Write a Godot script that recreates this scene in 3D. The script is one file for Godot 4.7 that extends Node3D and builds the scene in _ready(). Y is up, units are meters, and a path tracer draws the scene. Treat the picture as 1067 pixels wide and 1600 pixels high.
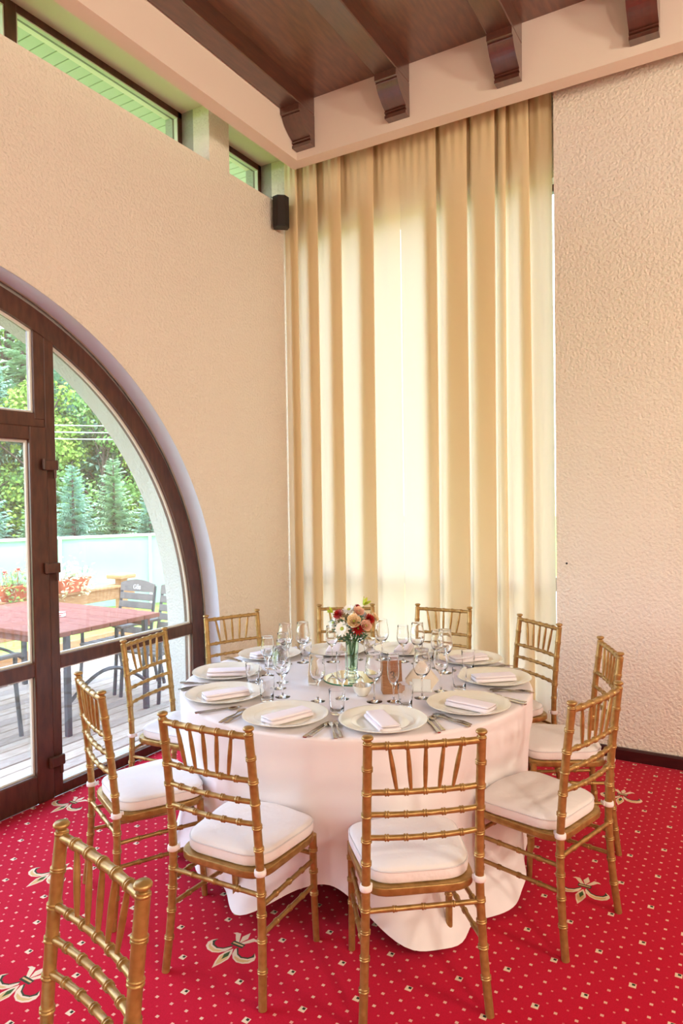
extends Node3D
# A corner of a dining hall: round table set for ten by an arched terrace door and a tall curtained window.
# World: wall_left is the plane x = 0, wall_back the plane z = 0, carpet at y = 0.

const TABLE := Vector3(1.59, 0.78, 1.635)
var rng := RandomNumberGenerator.new()
var M := {}
var taken := {}

# ------------------------------------------------------------------ mesh builder
class MB:
	var v := PackedVector3Array()
	var n := PackedVector3Array()
	var uv := PackedVector2Array()
	var ix := PackedInt32Array()

	func tri(a: Vector3, b: Vector3, c: Vector3) -> void:
		var nn := (c - a).cross(b - a).normalized()
		var k := v.size()
		v.append(a); v.append(b); v.append(c)
		for i in 3:
			n.append(nn)
			uv.append(Vector2.ZERO)
			ix.append(k + i)

	func quad(a: Vector3, b: Vector3, c: Vector3, d: Vector3, ua := Vector2(0, 0), ub := Vector2(1, 0), uc := Vector2(1, 1), ud := Vector2(0, 1)) -> void:
		var nn := (c - a).cross(b - a).normalized()
		var k := v.size()
		v.append(a); v.append(b); v.append(c); v.append(d)
		uv.append(ua); uv.append(ub); uv.append(uc); uv.append(ud)
		for i in 4:
			n.append(nn)
		for i in [0, 1, 2, 0, 2, 3]:
			ix.append(k + i)

	# turns a closed shape, begun at index first, outside out
	func outward(first: int) -> void:
		var vol := 0.0
		for t in range(first, ix.size(), 3):
			vol += v[ix[t]].dot(v[ix[t + 2]].cross(v[ix[t + 1]]))
		if vol >= 0.0:
			return
		var seen := {}
		for t in range(first, ix.size(), 3):
			var s := ix[t + 1]
			ix[t + 1] = ix[t + 2]
			ix[t + 2] = s
			for j in 3:
				var q := ix[t + j]
				if not seen.has(q):
					seen[q] = true
					n[q] = -n[q]

	# smooth patch through rows of points; wrap joins the last column to the first
	func grid(rows: Array, wrap := false, u_scale := 1.0, v_scale := 1.0) -> void:
		var k := v.size()
		var w: int = rows[0].size()
		var h := rows.size()
		for j in h:
			var row: PackedVector3Array = rows[j]
			for i in w:
				v.append(row[i])
				n.append(Vector3.ZERO)
				uv.append(Vector2(u_scale * i / float(maxi(1, w - 1)), v_scale * j / float(maxi(1, h - 1))))
		var cols := w if wrap else w - 1
		for j in h - 1:
			for i in cols:
				var i2 := (i + 1) % w
				var a := k + j * w + i
				var b := k + j * w + i2
				var c := k + (j + 1) * w + i2
				var d := k + (j + 1) * w + i
				for t in [[a, b, c], [a, c, d]]:
					var nn := (v[t[2]] - v[t[0]]).cross(v[t[1]] - v[t[0]])
					ix.append(t[0]); ix.append(t[1]); ix.append(t[2])
					n[t[0]] += nn; n[t[1]] += nn; n[t[2]] += nn
		for i in range(k, v.size()):
			n[i] = n[i].normalized() if n[i].length_squared() > 1e-20 else Vector3.UP

	func box(c: Vector3, s: Vector3, b := Basis.IDENTITY, bevel := 0.0) -> void:
		var first := ix.size()
		var h := s * 0.5
		var e := minf(bevel, 0.49 * minf(s.x, minf(s.y, s.z)))
		if e <= 0.0:
			for ax in 3:
				for sg in [-1.0, 1.0]:
					var p := Vector3.ZERO; p[ax] = h[ax] * sg
					var u := Vector3.ZERO; u[(ax + 1) % 3] = h[(ax + 1) % 3]
					var w := Vector3.ZERO; w[(ax + 2) % 3] = h[(ax + 2) % 3] * sg
					var l := 2.0 * h[(ax + 1) % 3]
					var m := 2.0 * h[(ax + 2) % 3]
					quad(c + b * (p - u - w), c + b * (p - u + w), c + b * (p + u + w), c + b * (p + u - w), Vector2(0, 0), Vector2(0, m), Vector2(l, m), Vector2(l, 0))
		else:
			for ax in 3:
				var a1 := (ax + 1) % 3
				var a2 := (ax + 2) % 3
				for sg in [-1.0, 1.0]:
					var p := Vector3.ZERO; p[ax] = h[ax] * sg
					var u := Vector3.ZERO; u[a1] = h[a1] - e
					var w := Vector3.ZERO; w[a2] = (h[a2] - e) * sg
					quad(c + b * (p - u - w), c + b * (p - u + w), c + b * (p + u + w), c + b * (p + u - w), Vector2(0, 0), Vector2(0, 2 * h[a2]), Vector2(2 * h[a1], 2 * h[a2]), Vector2(2 * h[a1], 0))
				for s1 in [-1.0, 1.0]:
					for s2 in [-1.0, 1.0]:
						var q1 := Vector3.ZERO; q1[a1] = h[a1] * s1; q1[a2] = (h[a2] - e) * s2
						var q2 := Vector3.ZERO; q2[a1] = (h[a1] - e) * s1; q2[a2] = h[a2] * s2
						var t := Vector3.ZERO; t[ax] = h[ax] - e
						if s1 * s2 > 0:
							quad(c + b * (q1 - t), c + b * (q1 + t), c + b * (q2 + t), c + b * (q2 - t))
						else:
							quad(c + b * (q2 - t), c + b * (q2 + t), c + b * (q1 + t), c + b * (q1 - t))
			for sx in [-1.0, 1.0]:
				for sy in [-1.0, 1.0]:
					for sz in [-1.0, 1.0]:
						var px := Vector3(h.x * sx, (h.y - e) * sy, (h.z - e) * sz)
						var py := Vector3((h.x - e) * sx, h.y * sy, (h.z - e) * sz)
						var pz := Vector3((h.x - e) * sx, (h.y - e) * sy, h.z * sz)
						if sx * sy * sz > 0:
							tri(c + b * px, c + b * pz, c + b * py)
						else:
							tri(c + b * px, c + b * py, c + b * pz)
		outward(first)

	# round bar along a path with a radius at each point
	func tube(path: PackedVector3Array, r: PackedFloat32Array, sides := 10, caps := true) -> void:
		var first := ix.size()
		var rows := []
		var up := Vector3.UP
		var lastn := Vector3.ZERO
		for i in path.size():
			var d := path[mini(i + 1, path.size() - 1)] - path[maxi(i - 1, 0)]
			d = d.normalized()
			var s := d.cross(up)
			if s.length() < 0.05:
				s = d.cross(Vector3.RIGHT)
			s = s.normalized()
			if lastn != Vector3.ZERO:
				s = (lastn - d * lastn.dot(d)).normalized()
			lastn = s
			var t := s.cross(d)
			var row := PackedVector3Array()
			for k in sides:
				var a := TAU * k / sides
				row.append(path[i] + (s * cos(a) + t * sin(a)) * r[i])
			rows.append(row)
		if caps:
			var c0 := PackedVector3Array(); c0.resize(sides); c0.fill(path[0])
			var c1 := PackedVector3Array(); c1.resize(sides); c1.fill(path[path.size() - 1])
			grid([c0, rows[0]], true)
			grid(rows, true)
			grid([rows[rows.size() - 1], c1], true)
		else:
			grid(rows, true)
		outward(first)

	func bar(a: Vector3, b: Vector3, r: float, sides := 10, r2 := -1.0) -> void:
		tube(PackedVector3Array([a, b]), PackedFloat32Array([r, r if r2 < 0.0 else r2]), sides)

	# profile of (radius, height) turned about the y axis at o
	func lathe(prof: Array, sides := 24, o := Vector3.ZERO, b := Basis.IDENTITY, closed := true) -> void:
		var first := ix.size()
		var rows := []
		for p in prof:
			var row := PackedVector3Array()
			for k in sides:
				var a := TAU * k / sides
				row.append(o + b * Vector3(p.x * cos(a), p.y, p.x * sin(a)))
			rows.append(row)
		grid(rows, true)
		if closed:
			outward(first)

	# flat outline (x, y of the plane spanned by b.x, b.y) given depth along b.z
	func prism(poly: PackedVector2Array, depth: float, o := Vector3.ZERO, b := Basis.IDENTITY, uvs := 1.0) -> void:
		var first := ix.size()
		var t := Geometry2D.triangulate_polygon(poly)
		for side in 2:
			var k := v.size()
			for p in poly:
				v.append(o + b * Vector3(p.x, p.y, depth * side))
				n.append(b.z * (1.0 if side == 1 else -1.0))
				uv.append(p * uvs)
			for i in range(0, t.size(), 3):
				var a := k + t[i]
				var c := k + t[i + 1]
				var d := k + t[i + 2]
				var nn := (v[d] - v[a]).cross(v[c] - v[a])
				if nn.dot(n[a]) < 0:
					ix.append_array(PackedInt32Array([a, d, c]))
				else:
					ix.append_array(PackedInt32Array([a, c, d]))
		var area := 0.0
		for i in poly.size():
			var p := poly[i]
			var q := poly[(i + 1) % poly.size()]
			area += p.x * q.y - q.x * p.y
		for i in poly.size():
			var p := poly[i]
			var q := poly[(i + 1) % poly.size()]
			var a := o + b * Vector3(p.x, p.y, 0)
			var c := o + b * Vector3(q.x, q.y, 0)
			var d := b.z * depth
			var e := q - p
			var w := b * Vector3(e.y, -e.x, 0) * (1.0 if area > 0.0 else -1.0)
			if (c + d - a).cross(d).dot(w) > 0.0:
				quad(a, a + d, c + d, c)
			else:
				quad(a, c, c + d, a + d)

	func ball(c: Vector3, r: Vector3, sides := 12, rings := 8) -> void:
		var first := ix.size()
		var rows := []
		for j in rings + 1:
			var e := PI * j / rings
			var row := PackedVector3Array()
			for i in sides:
				var a := TAU * i / sides
				row.append(c + Vector3(r.x * sin(e) * cos(a), r.y * cos(e), r.z * sin(e) * sin(a)))
			rows.append(row)
		grid(rows, true)
		outward(first)

	func mesh(colors := PackedColorArray()) -> ArrayMesh:
		var a := []
		a.resize(Mesh.ARRAY_MAX)
		a[Mesh.ARRAY_VERTEX] = v
		a[Mesh.ARRAY_NORMAL] = n
		a[Mesh.ARRAY_TEX_UV] = uv
		a[Mesh.ARRAY_INDEX] = ix
		if colors.size() == v.size() and v.size() > 0:
			a[Mesh.ARRAY_COLOR] = colors
		var m := ArrayMesh.new()
		m.add_surface_from_arrays(Mesh.PRIMITIVE_TRIANGLES, a)
		return m

# ------------------------------------------------------------------ scene helpers
func numbered(called: String) -> String:
	var k: int = taken.get(called, 0)
	taken[called] = k + 1
	return called if k == 0 else "%s_%03d" % [called, k]

func put(b: MB, called: String, mat: Material, parent: Node = null) -> MeshInstance3D:
	return put_mesh(b.mesh(), called, mat, parent)

func put_mesh(m: Mesh, called: String, mat: Material, parent: Node = null) -> MeshInstance3D:
	var o := MeshInstance3D.new()
	o.mesh = m
	o.material_override = mat
	o.cast_shadow = GeometryInstance3D.SHADOW_CASTING_SETTING_ON
	if parent == null:
		o.name = numbered(called)
		add_child(o)
	else:
		o.name = called
		parent.add_child(o, true)
	return o

func thing(called: String, label: String, category: String, at := Vector3.ZERO, turn := 0.0, group := "") -> Node3D:
	var o := Node3D.new()
	o.name = numbered(called)
	add_child(o)
	o.position = at
	o.rotation.y = turn
	return tag(o, label, category, group)

func tag(o: Node3D, label: String, category := "", group := "", kind := "") -> Node3D:
	if label != "": o.set_meta("label", label)
	if category != "": o.set_meta("category", category)
	if group != "": o.set_meta("group", group)
	if kind != "": o.set_meta("kind", kind)
	return o

func copy(src: Node3D, called: String, at: Vector3, turn: float, label := "") -> Node3D:
	var o: Node3D = src.duplicate()
	o.name = numbered(called)
	add_child(o)
	o.position = at
	o.rotation.y = turn
	if label != "": o.set_meta("label", label)
	return o

func structure(o: Node3D, label := "", category := "") -> Node3D:
	return tag(o, label, category, "", "structure")

func mk(called: String, c: Color, rough := 0.6, metal := 0.0, spec := 0.5) -> StandardMaterial3D:
	var m := StandardMaterial3D.new()
	m.resource_name = called
	m.albedo_color = c
	m.roughness = rough
	m.metallic = metal
	m.metallic_specular = spec
	M[called] = m
	return m

func noise_tex(kind: int, freq: float, size := 512, octaves := 3, ramp: Gradient = null, seed_ := 1) -> NoiseTexture2D:
	var f := FastNoiseLite.new()
	f.noise_type = kind
	f.frequency = freq
	f.fractal_octaves = octaves
	f.seed = seed_
	var t := NoiseTexture2D.new()
	t.width = size
	t.height = size
	t.seamless = true
	t.noise = f
	if ramp: t.color_ramp = ramp
	return t

func ramp2(a: Color, b: Color) -> Gradient:
	var g := Gradient.new()
	g.set_color(0, a)
	g.set_color(1, b)
	return g

func triplanar(m: StandardMaterial3D, s: Vector3, world := true) -> void:
	m.uv1_triplanar = true
	m.uv1_world_triplanar = world
	m.uv1_scale = s

func relief(m: StandardMaterial3D, t: Texture2D, cm: float) -> void:
	m.heightmap_enabled = true
	m.heightmap_texture = t
	m.heightmap_scale = cm

func glassy(called: String, tint: Color, alpha := 0.0) -> StandardMaterial3D:
	var m := mk(called, Color(tint, alpha), 0.0)
	m.transparency = BaseMaterial3D.TRANSPARENCY_ALPHA
	m.refraction_enabled = true
	m.refraction_scale = 0.05
	return m

func wood(called: String, a: Color, b: Color, rough: float, s: Vector3, spec := 0.5, world := true) -> StandardMaterial3D:
	var m := mk(called, Color.WHITE, rough, 0.0, spec)
	m.albedo_texture = noise_tex(FastNoiseLite.TYPE_SIMPLEX_SMOOTH, 0.02, 256, 4, ramp2(a, b), called.length())
	triplanar(m, s, world)
	return m


# ------------------------------------------------------------------ the scene
func _ready() -> void:
	rng.seed = 7
	view_and_light()
	materials()
	room()
	arched_door()
	clerestory()
	curtain_window()
	hall_lamps()
	table_and_cloth()
	chairs()
	place_settings()
	glassware()
	centrepiece()
	speaker()
	terrace()
	garden()
	tell_pairs_apart()

# two glasses at the same seat are told apart by their distance from the vase
func tell_pairs_apart() -> void:
	var by := {}
	for o in get_children():
		if o.has_meta("category") and o.get_meta("category") == "glass":
			by.get_or_add(o.get_meta("label"), []).append(o)
	for label in by:
		if by[label].size() == 2:
			var mid := Vector3(TABLE.x, by[label][0].position.y, TABLE.z)
			var a: Node3D = by[label][0]
			var b: Node3D = by[label][1]
			var near := a if a.position.distance_to(mid) < b.position.distance_to(mid) else b
			for o in [a, b]:
				o.set_meta("label", label + (", nearer the vase" if o == near else ", farther from the vase"))

func view_and_light() -> void:
	var cam := Camera3D.new()
	cam.name = "camera"
	add_child(cam)
	var yaw := deg_to_rad(-30.419)
	var pitch := deg_to_rad(-1.3559)
	var roll := deg_to_rad(-0.8154)
	var f := Vector3(sin(yaw) * cos(pitch), sin(pitch), -cos(yaw) * cos(pitch))
	var r := Vector3(cos(yaw), 0, sin(yaw))
	var u := r.cross(f)
	cam.transform = Transform3D(Basis(r * cos(roll) + u * sin(roll), u * cos(roll) - r * sin(roll), -f), Vector3(3.327, 1.72, 4.71))
	cam.fov = rad_to_deg(2.0 * atan(800.0 / 1081.87))
	cam.near = 0.05
	cam.far = 300.0
	cam.current = true
	var env := Environment.new()
	env.background_mode = Environment.BG_SKY
	var sky := Sky.new()
	var sm := ProceduralSkyMaterial.new()
	sm.sky_top_color = Color(0.68, 0.79, 0.93)
	sm.sky_horizon_color = Color(0.90, 0.94, 0.97)
	sm.sky_curve = 0.2
	sm.ground_bottom_color = Color(0.45, 0.52, 0.36)
	sm.ground_horizon_color = Color(0.75, 0.80, 0.72)
	sm.sky_energy_multiplier = SKY
	sm.ground_energy_multiplier = SKY
	sky.sky_material = sm
	env.sky = sky
	env.tonemap_mode = Environment.TONE_MAPPER_LINEAR
	env.tonemap_exposure = EXPOSURE
	env.sdfgi_enabled = true
	env.ssao_enabled = true
	env.ssil_enabled = true
	var we := WorldEnvironment.new()
	we.name = "environment"
	we.environment = env
	add_child(we)
	var sun := DirectionalLight3D.new()
	sun.name = "sun"
	add_child(sun)
	sun.look_at_from_position(Vector3(0.42, 1.2, 0.35), Vector3.ZERO)
	sun.light_energy = SUN
	sun.light_color = Color(1.0, 0.96, 0.88)
	sun.light_angular_distance = 1.5
	sun.shadow_enabled = true

const SKY := 2.7
const SUN := 1.8
const EXPOSURE := 1.36
const LAMP := 3.0

func materials() -> void:
	var plaster := mk("plaster", Color(0.88, 0.84, 0.775), 0.9, 0.0, 0.3)
	relief(plaster, noise_tex(FastNoiseLite.TYPE_SIMPLEX_SMOOTH, 0.045, 512, 4, null, 3), 0.8)
	triplanar(plaster, Vector3.ONE * 1.6)
	var smooth := mk("smooth_plaster", Color(0.84, 0.88, 0.94), 0.85, 0.0, 0.3)
	relief(smooth, noise_tex(FastNoiseLite.TYPE_SIMPLEX_SMOOTH, 0.03, 256, 3, null, 4), 0.12)
	triplanar(smooth, Vector3.ONE * 2.0)
	mk("beam_plaster", Color(0.89, 0.83, 0.76), 0.85, 0.0, 0.3)
	var render := mk("render", Color(0.64, 0.62, 0.59), 0.95, 0.0, 0.2)
	relief(render, noise_tex(FastNoiseLite.TYPE_SIMPLEX_SMOOTH, 0.09, 256, 3, null, 5), 0.5)
	triplanar(render, Vector3.ONE * 1.7)
	wood("dark_wood", Color(0.25, 0.12, 0.075), Color(0.38, 0.20, 0.13), 0.3, Vector3(6, 6, 1.0), 0.8)
	wood("ceiling_wood", Color(0.36, 0.21, 0.13), Color(0.50, 0.31, 0.21), 0.34, Vector3(5, 5, 0.8), 0.75)
	for w in ["dark_wood", "ceiling_wood"]:
		M[w].clearcoat_enabled = true
		M[w].clearcoat = 0.8
		M[w].clearcoat_roughness = 0.2
	wood("frame_wood", Color(0.24, 0.13, 0.09), Color(0.36, 0.21, 0.15), 0.35, Vector3(4, 1.0, 4), 0.5)
	wood("skirting_wood", Color(0.17, 0.04, 0.05), Color(0.27, 0.08, 0.08), 0.35, Vector3(1.0, 5, 5), 0.5)
	mk("seal", Color(0.80, 0.79, 0.74), 0.5)
	mk("dark_metal", Color(0.10, 0.09, 0.09), 0.45, 0.3)
	var pane := mk("pane", Color(0.95, 1.0, 0.98, 0.04), 0.0)
	pane.transparency = BaseMaterial3D.TRANSPARENCY_ALPHA
	var cur := mk("curtain_cloth", Color(0.90, 0.81, 0.63), 0.9, 0.0, 0.1)
	cur.backlight_enabled = true
	cur.backlight = Color(0.62, 0.60, 0.54)
	relief(cur, noise_tex(FastNoiseLite.TYPE_SIMPLEX_SMOOTH, 0.1, 256, 2, null, 8), 0.05)
	triplanar(cur, Vector3(10, 3, 10))
	var gold := mk("gold_paint", Color.WHITE, 0.33, 0.5, 0.5)
	gold.albedo_texture = noise_tex(FastNoiseLite.TYPE_SIMPLEX_SMOOTH, 0.03, 256, 4, ramp2(Color(0.56, 0.42, 0.22), Color(0.74, 0.60, 0.36)), 11)
	triplanar(gold, Vector3.ONE * 3.0, false)
	var cush := mk("cushion_cloth", Color(0.90, 0.87, 0.86), 0.85, 0.0, 0.2)
	cush.rim_enabled = true
	cush.rim = 0.3
	relief(cush, noise_tex(FastNoiseLite.TYPE_SIMPLEX_SMOOTH, 0.02, 256, 4, null, 9), 0.25)
	triplanar(cush, Vector3.ONE * 3.0, false)
	mk("piping_cloth", Color(0.84, 0.82, 0.82), 0.85, 0.0, 0.2)
	var linen := mk("table_linen", Color(0.91, 0.88, 0.88), 0.8, 0.0, 0.25)
	relief(linen, noise_tex(FastNoiseLite.TYPE_SIMPLEX_SMOOTH, 0.25, 256, 2, null, 10), 0.02)
	triplanar(linen, Vector3.ONE * 6.0)
	mk("napkin_linen", Color(0.93, 0.89, 0.90), 0.85, 0.0, 0.2)
	var china := mk("china", Color(0.91, 0.89, 0.83), 0.12, 0.0, 0.5)
	china.clearcoat_enabled = true
	china.clearcoat = 0.5
	china.clearcoat_roughness = 0.05
	mk("steel", Color(0.72, 0.70, 0.67), 0.2, 1.0)
	glassy("glass", Color(1, 1, 1))
	glassy("vase_glass", Color(0.92, 1.0, 0.95))
	mk("mirror", Color(0.92, 0.95, 0.92), 0.03, 1.0)
	mk("mirror_edge", Color(0.25, 0.55, 0.42), 0.15)
	mk("speaker_plastic", Color(0.13, 0.10, 0.085), 0.55)
	mk("speaker_mesh", Color(0.16, 0.125, 0.10), 0.8)
	mk("white_paint", Color(0.88, 0.88, 0.86), 0.5)
	wood("card_wood", Color(0.55, 0.38, 0.26), Color(0.70, 0.52, 0.38), 0.7, Vector3(3, 20, 20), 0.3, false)
	mk("ink", Color(0.08, 0.06, 0.05), 0.7)
	mk("paper", Color(0.90, 0.84, 0.76), 0.9, 0.0, 0.2)
	mk("leaf", Color(0.20, 0.36, 0.12), 0.5).backlight_enabled = true
	M.leaf.backlight = Color(0.4, 0.4, 0.4)
	mk("stem", Color(0.22, 0.40, 0.20), 0.5)
	mk("white_petal", Color(0.93, 0.92, 0.88), 0.7)
	mk("cream_petal", Color(0.93, 0.82, 0.64), 0.7)
	mk("peach_petal", Color(0.93, 0.76, 0.66), 0.7)
	mk("red_petal", Color(0.66, 0.07, 0.05), 0.6)
	mk("lime_petal", Color(0.72, 0.78, 0.22), 0.6)
	mk("flower_heart", Color(0.62, 0.66, 0.25), 0.8)
	carpet()
	# outside
	wood("deck_wood", Color(0.61, 0.54, 0.48), Color(0.75, 0.68, 0.61), 0.8, Vector3(9, 9, 1.2), 0.2)
	wood("deck_wood_grey", Color(0.54, 0.48, 0.43), Color(0.68, 0.62, 0.57), 0.8, Vector3(11, 11, 1.6), 0.2)
	wood("terrace_table_wood", Color(0.45, 0.22, 0.16), Color(0.57, 0.31, 0.24), 0.6, Vector3(1.2, 9, 9), 0.3)
	wood("grey_slat", Color(0.36, 0.32, 0.30), Color(0.47, 0.43, 0.40), 0.7, Vector3(2, 12, 12), 0.3, false)
	mk("grey_steel", Color(0.22, 0.22, 0.25), 0.5, 0.4)
	wood("fence_wood", Color(0.56, 0.40, 0.26), Color(0.70, 0.54, 0.38), 0.8, Vector3(9, 9, 1.2), 0.2)
	mk("terracotta", Color(0.72, 0.36, 0.24), 0.85)
	mk("soil", Color(0.16, 0.11, 0.08), 1.0)
	mk("pot_leaf", Color(0.48, 0.62, 0.20), 0.5).backlight_enabled = true
	M.pot_leaf.backlight = Color(0.5, 0.5, 0.5)
	mk("pale_leaf", Color(0.80, 0.82, 0.62), 0.5).backlight_enabled = true
	M.pale_leaf.backlight = Color(0.5, 0.5, 0.5)
	mk("geranium", Color(0.80, 0.08, 0.08), 0.6)
	mk("court_sheet", Color(0.47, 0.59, 0.51), 0.7)
	mk("court_rail", Color(0.86, 0.90, 0.88), 0.6)
	var lawn := mk("lawn_grass", Color.WHITE, 0.95, 0.0, 0.1)
	lawn.albedo_texture = noise_tex(FastNoiseLite.TYPE_SIMPLEX_SMOOTH, 0.03, 256, 4, ramp2(Color(0.36, 0.52, 0.18), Color(0.56, 0.68, 0.30)), 21)
	triplanar(lawn, Vector3.ONE * 0.6)
	mk("bark", Color(0.30, 0.24, 0.20), 0.95)
	for c in [["conifer_blue", Color(0.50, 0.68, 0.55)], ["conifer_green", Color(0.54, 0.69, 0.48)], ["leaf_light", Color(0.52, 0.66, 0.22)], ["leaf_mid", Color(0.40, 0.58, 0.24)]]:
		var m := mk(c[0], Color.WHITE, 0.6, 0.0, 0.2)
		m.albedo_texture = noise_tex(FastNoiseLite.TYPE_SIMPLEX_SMOOTH, 0.02, 128, 3, ramp2(c[1].darkened(0.25), c[1].lightened(0.2)), 30)
		triplanar(m, Vector3.ONE * 0.9)
		m.backlight_enabled = true
		m.backlight = Color(0.55, 0.55, 0.55)
	mk("soffit_board", Color(0.68, 0.68, 0.58), 0.6)
	mk("wire", Color(0.75, 0.76, 0.76), 0.5)

# red carpet: rows of pale dots, notched squares and fleurs-de-lis; one tile is 1.076 x 1.052 m
func carpet() -> void:
	var S := 1024
	var TX := 8.0 * 0.1345
	var TZ := 8.0 * 0.1315
	var data := PackedByteArray()
	data.resize(S * S * 3)
	var r := RandomNumberGenerator.new()
	r.seed = 5
	for i in S * S:
		var k := r.randf()
		data[i * 3] = int(168 + 34 * k)
		data[i * 3 + 1] = int(2 + 8 * k)
		data[i * 3 + 2] = int(34 + 18 * k)
	var im := Image.create_from_data(S, S, false, Image.FORMAT_RGB8, data)
	var cream := Color(0.88, 0.78, 0.66)
	var pale := Color(0.86, 0.55, 0.50)
	var dark := Color(0.16, 0.17, 0.12)
	var dot := func(x: float, z: float, w: float, h: float, c: Color) -> void:
		for sx in [-1, 0, 1]:
			for sz in [-1, 0, 1]:
				im.fill_rect(Rect2i(int(round((x - w * 0.5) / TX * S)) + sx * S, int(round((z - h * 0.5) / TZ * S)) + sz * S, int(round(w / TX * S)), int(round(h / TZ * S))), c)
	for i in 16:
		for j in 16:
			var x := (i + 0.0) * 0.06725
			var z := (j + 0.0) * 0.06575
			if i % 2 == 0 and j % 2 == 0 and ((i + j) / 2) % 2 == 0:
				if (i % 8 == 0 and j % 8 == 0 and (i + j) % 16 == 0):
					continue
				dot.call(x, z, 0.024, 0.024, cream)
				dot.call(x + 0.003, z - 0.005, 0.011, 0.010, dark)
			else:
				dot.call(x, z, 0.0115, 0.0115, cream.lerp(pale, r.randf_range(0.25, 0.85)))
			dot.call(x + 0.0336, z + 0.0329, 0.0075, 0.0075, pale.lerp(Color(0.70, 0.10, 0.20), r.randf_range(0.0, 0.5)))
	# fleur-de-lis on two sites of the tile
	var side := PackedVector2Array([Vector2(0.007, 0.029), Vector2(0.016, 0.055), Vector2(0.034, 0.074), Vector2(0.058, 0.084), Vector2(0.084, 0.080), Vector2(0.104, 0.066), Vector2(0.112, 0.044), Vector2(0.106, 0.026), Vector2(0.088, 0.010), Vector2(0.089, 0.030), Vector2(0.080, 0.043), Vector2(0.058, 0.050), Vector2(0.036, 0.042), Vector2(0.014, 0.014)])
	var inner := PackedVector2Array([Vector2(0.100, 0.030), Vector2(0.088, 0.010), Vector2(0.089, 0.030), Vector2(0.080, 0.043), Vector2(0.058, 0.050), Vector2(0.036, 0.042), Vector2(0.014, 0.014), Vector2(0.010, 0.020), Vector2(0.034, 0.048), Vector2(0.058, 0.057), Vector2(0.085, 0.049)])
	var tan_ := PackedVector2Array([Vector2(0.03, 0.058), Vector2(0.06, 0.064), Vector2(0.088, 0.056), Vector2(0.098, 0.044), Vector2(0.096, 0.060), Vector2(0.080, 0.073), Vector2(0.058, 0.077), Vector2(0.038, 0.069)])
	var mid := PackedVector2Array([Vector2(0, 0.028), Vector2(0.013, 0.052), Vector2(0.022, 0.084), Vector2(0.014, 0.116), Vector2(0, 0.152), Vector2(-0.014, 0.116), Vector2(-0.022, 0.084), Vector2(-0.013, 0.052)])
	var mid_tan := PackedVector2Array([Vector2(0, 0.045), Vector2(0.015, 0.084), Vector2(0.009, 0.112), Vector2(0, 0.132), Vector2(-0.009, 0.112), Vector2(-0.015, 0.084)])
	var seed_leaf := PackedVector2Array([Vector2(0, 0.045), Vector2(0.010, 0.070), Vector2(0, 0.098), Vector2(-0.010, 0.070)])
	var foot := PackedVector2Array([Vector2(0.004, -0.012), Vector2(0.020, -0.040), Vector2(0.030, -0.058), Vector2(0.050, -0.056), Vector2(0.060, -0.046), Vector2(0.046, -0.044), Vector2(0.034, -0.028), Vector2(0.018, -0.010)])
	var foot_mid := PackedVector2Array([Vector2(0, -0.008), Vector2(0.014, -0.045), Vector2(0, -0.080), Vector2(-0.014, -0.045)])
	var knot := PackedVector2Array([Vector2(-0.028, -0.012), Vector2(0.028, -0.012), Vector2(0.028, 0.012), Vector2(-0.028, 0.012)])
	var knot_bar := PackedVector2Array([Vector2(-0.024, -0.004), Vector2(0.024, -0.004), Vector2(0.024, 0.003), Vector2(-0.024, 0.003)])
	var ink := Color(0.23, 0.24, 0.17)
	var tn := Color(0.82, 0.67, 0.45)
	var jobs := [[foot_mid, cream, false], [foot, cream, true], [mid, cream, false], [mid_tan, tn, false], [seed_leaf, Color(0.24, 0.33, 0.16), false], [side, cream, true], [tan_, tn, true], [inner, ink, true], [knot, ink, false], [knot_bar, tn, false]]
	for site in [Vector2(0, -0.029), Vector2(TX * 0.5, TZ * 0.5 - 0.029)]:
		im_clear(im, site + Vector2(0, 0.05), 0.125, 0.115, TX, TZ, S)
		for jb in jobs:
			for mirror in ([1.0, -1.0] if jb[2] else [1.0]):
				var poly := PackedVector2Array()
				for p in jb[0]:
					poly.append(Vector2(p.x * mirror, p.y))
				fill_poly(im, poly, site, jb[1], TX, TZ, S)
	var m := mk("carpet", Color.WHITE, 0.95, 0.0, 0.15)
	m.albedo_texture = ImageTexture.create_from_image(im)
	m.rim_enabled = true
	m.rim = 0.15
	m.rim_tint = 0.7

func im_clear(im: Image, c: Vector2, w: float, h: float, TX: float, TZ: float, S: int) -> void:
	var r := RandomNumberGenerator.new()
	r.seed = 6
	for py in range(int((c.y - h) / TZ * S), int((c.y + h) / TZ * S)):
		for px in range(int((c.x - w) / TX * S), int((c.x + w) / TX * S)):
			var d := Vector2((px / float(S) * TX - c.x) / w, (py / float(S) * TZ - c.y) / h)
			if d.length() > 1.0:
				continue
			var k := r.randf()
			im.set_pixel(posmod(px, S), posmod(py, S), Color8(int(168 + 34 * k), int(2 + 8 * k), int(34 + 18 * k)))

func fill_poly(im: Image, poly: PackedVector2Array, at: Vector2, c: Color, TX: float, TZ: float, S: int) -> void:
	var lo := poly[0]
	var hi := poly[0]
	for p in poly:
		lo = lo.min(p)
		hi = hi.max(p)
	for py in range(floori((at.y + lo.y) / TZ * S), ceili((at.y + hi.y) / TZ * S) + 1):
		for px in range(floori((at.x + lo.x) / TX * S), ceili((at.x + hi.x) / TX * S) + 1):
			var q := Vector2(px / float(S) * TX, py / float(S) * TZ) - at
			if Geometry2D.is_point_in_polygon(q, poly):
				im.set_pixel(posmod(px, S), posmod(py, S), c)

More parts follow.
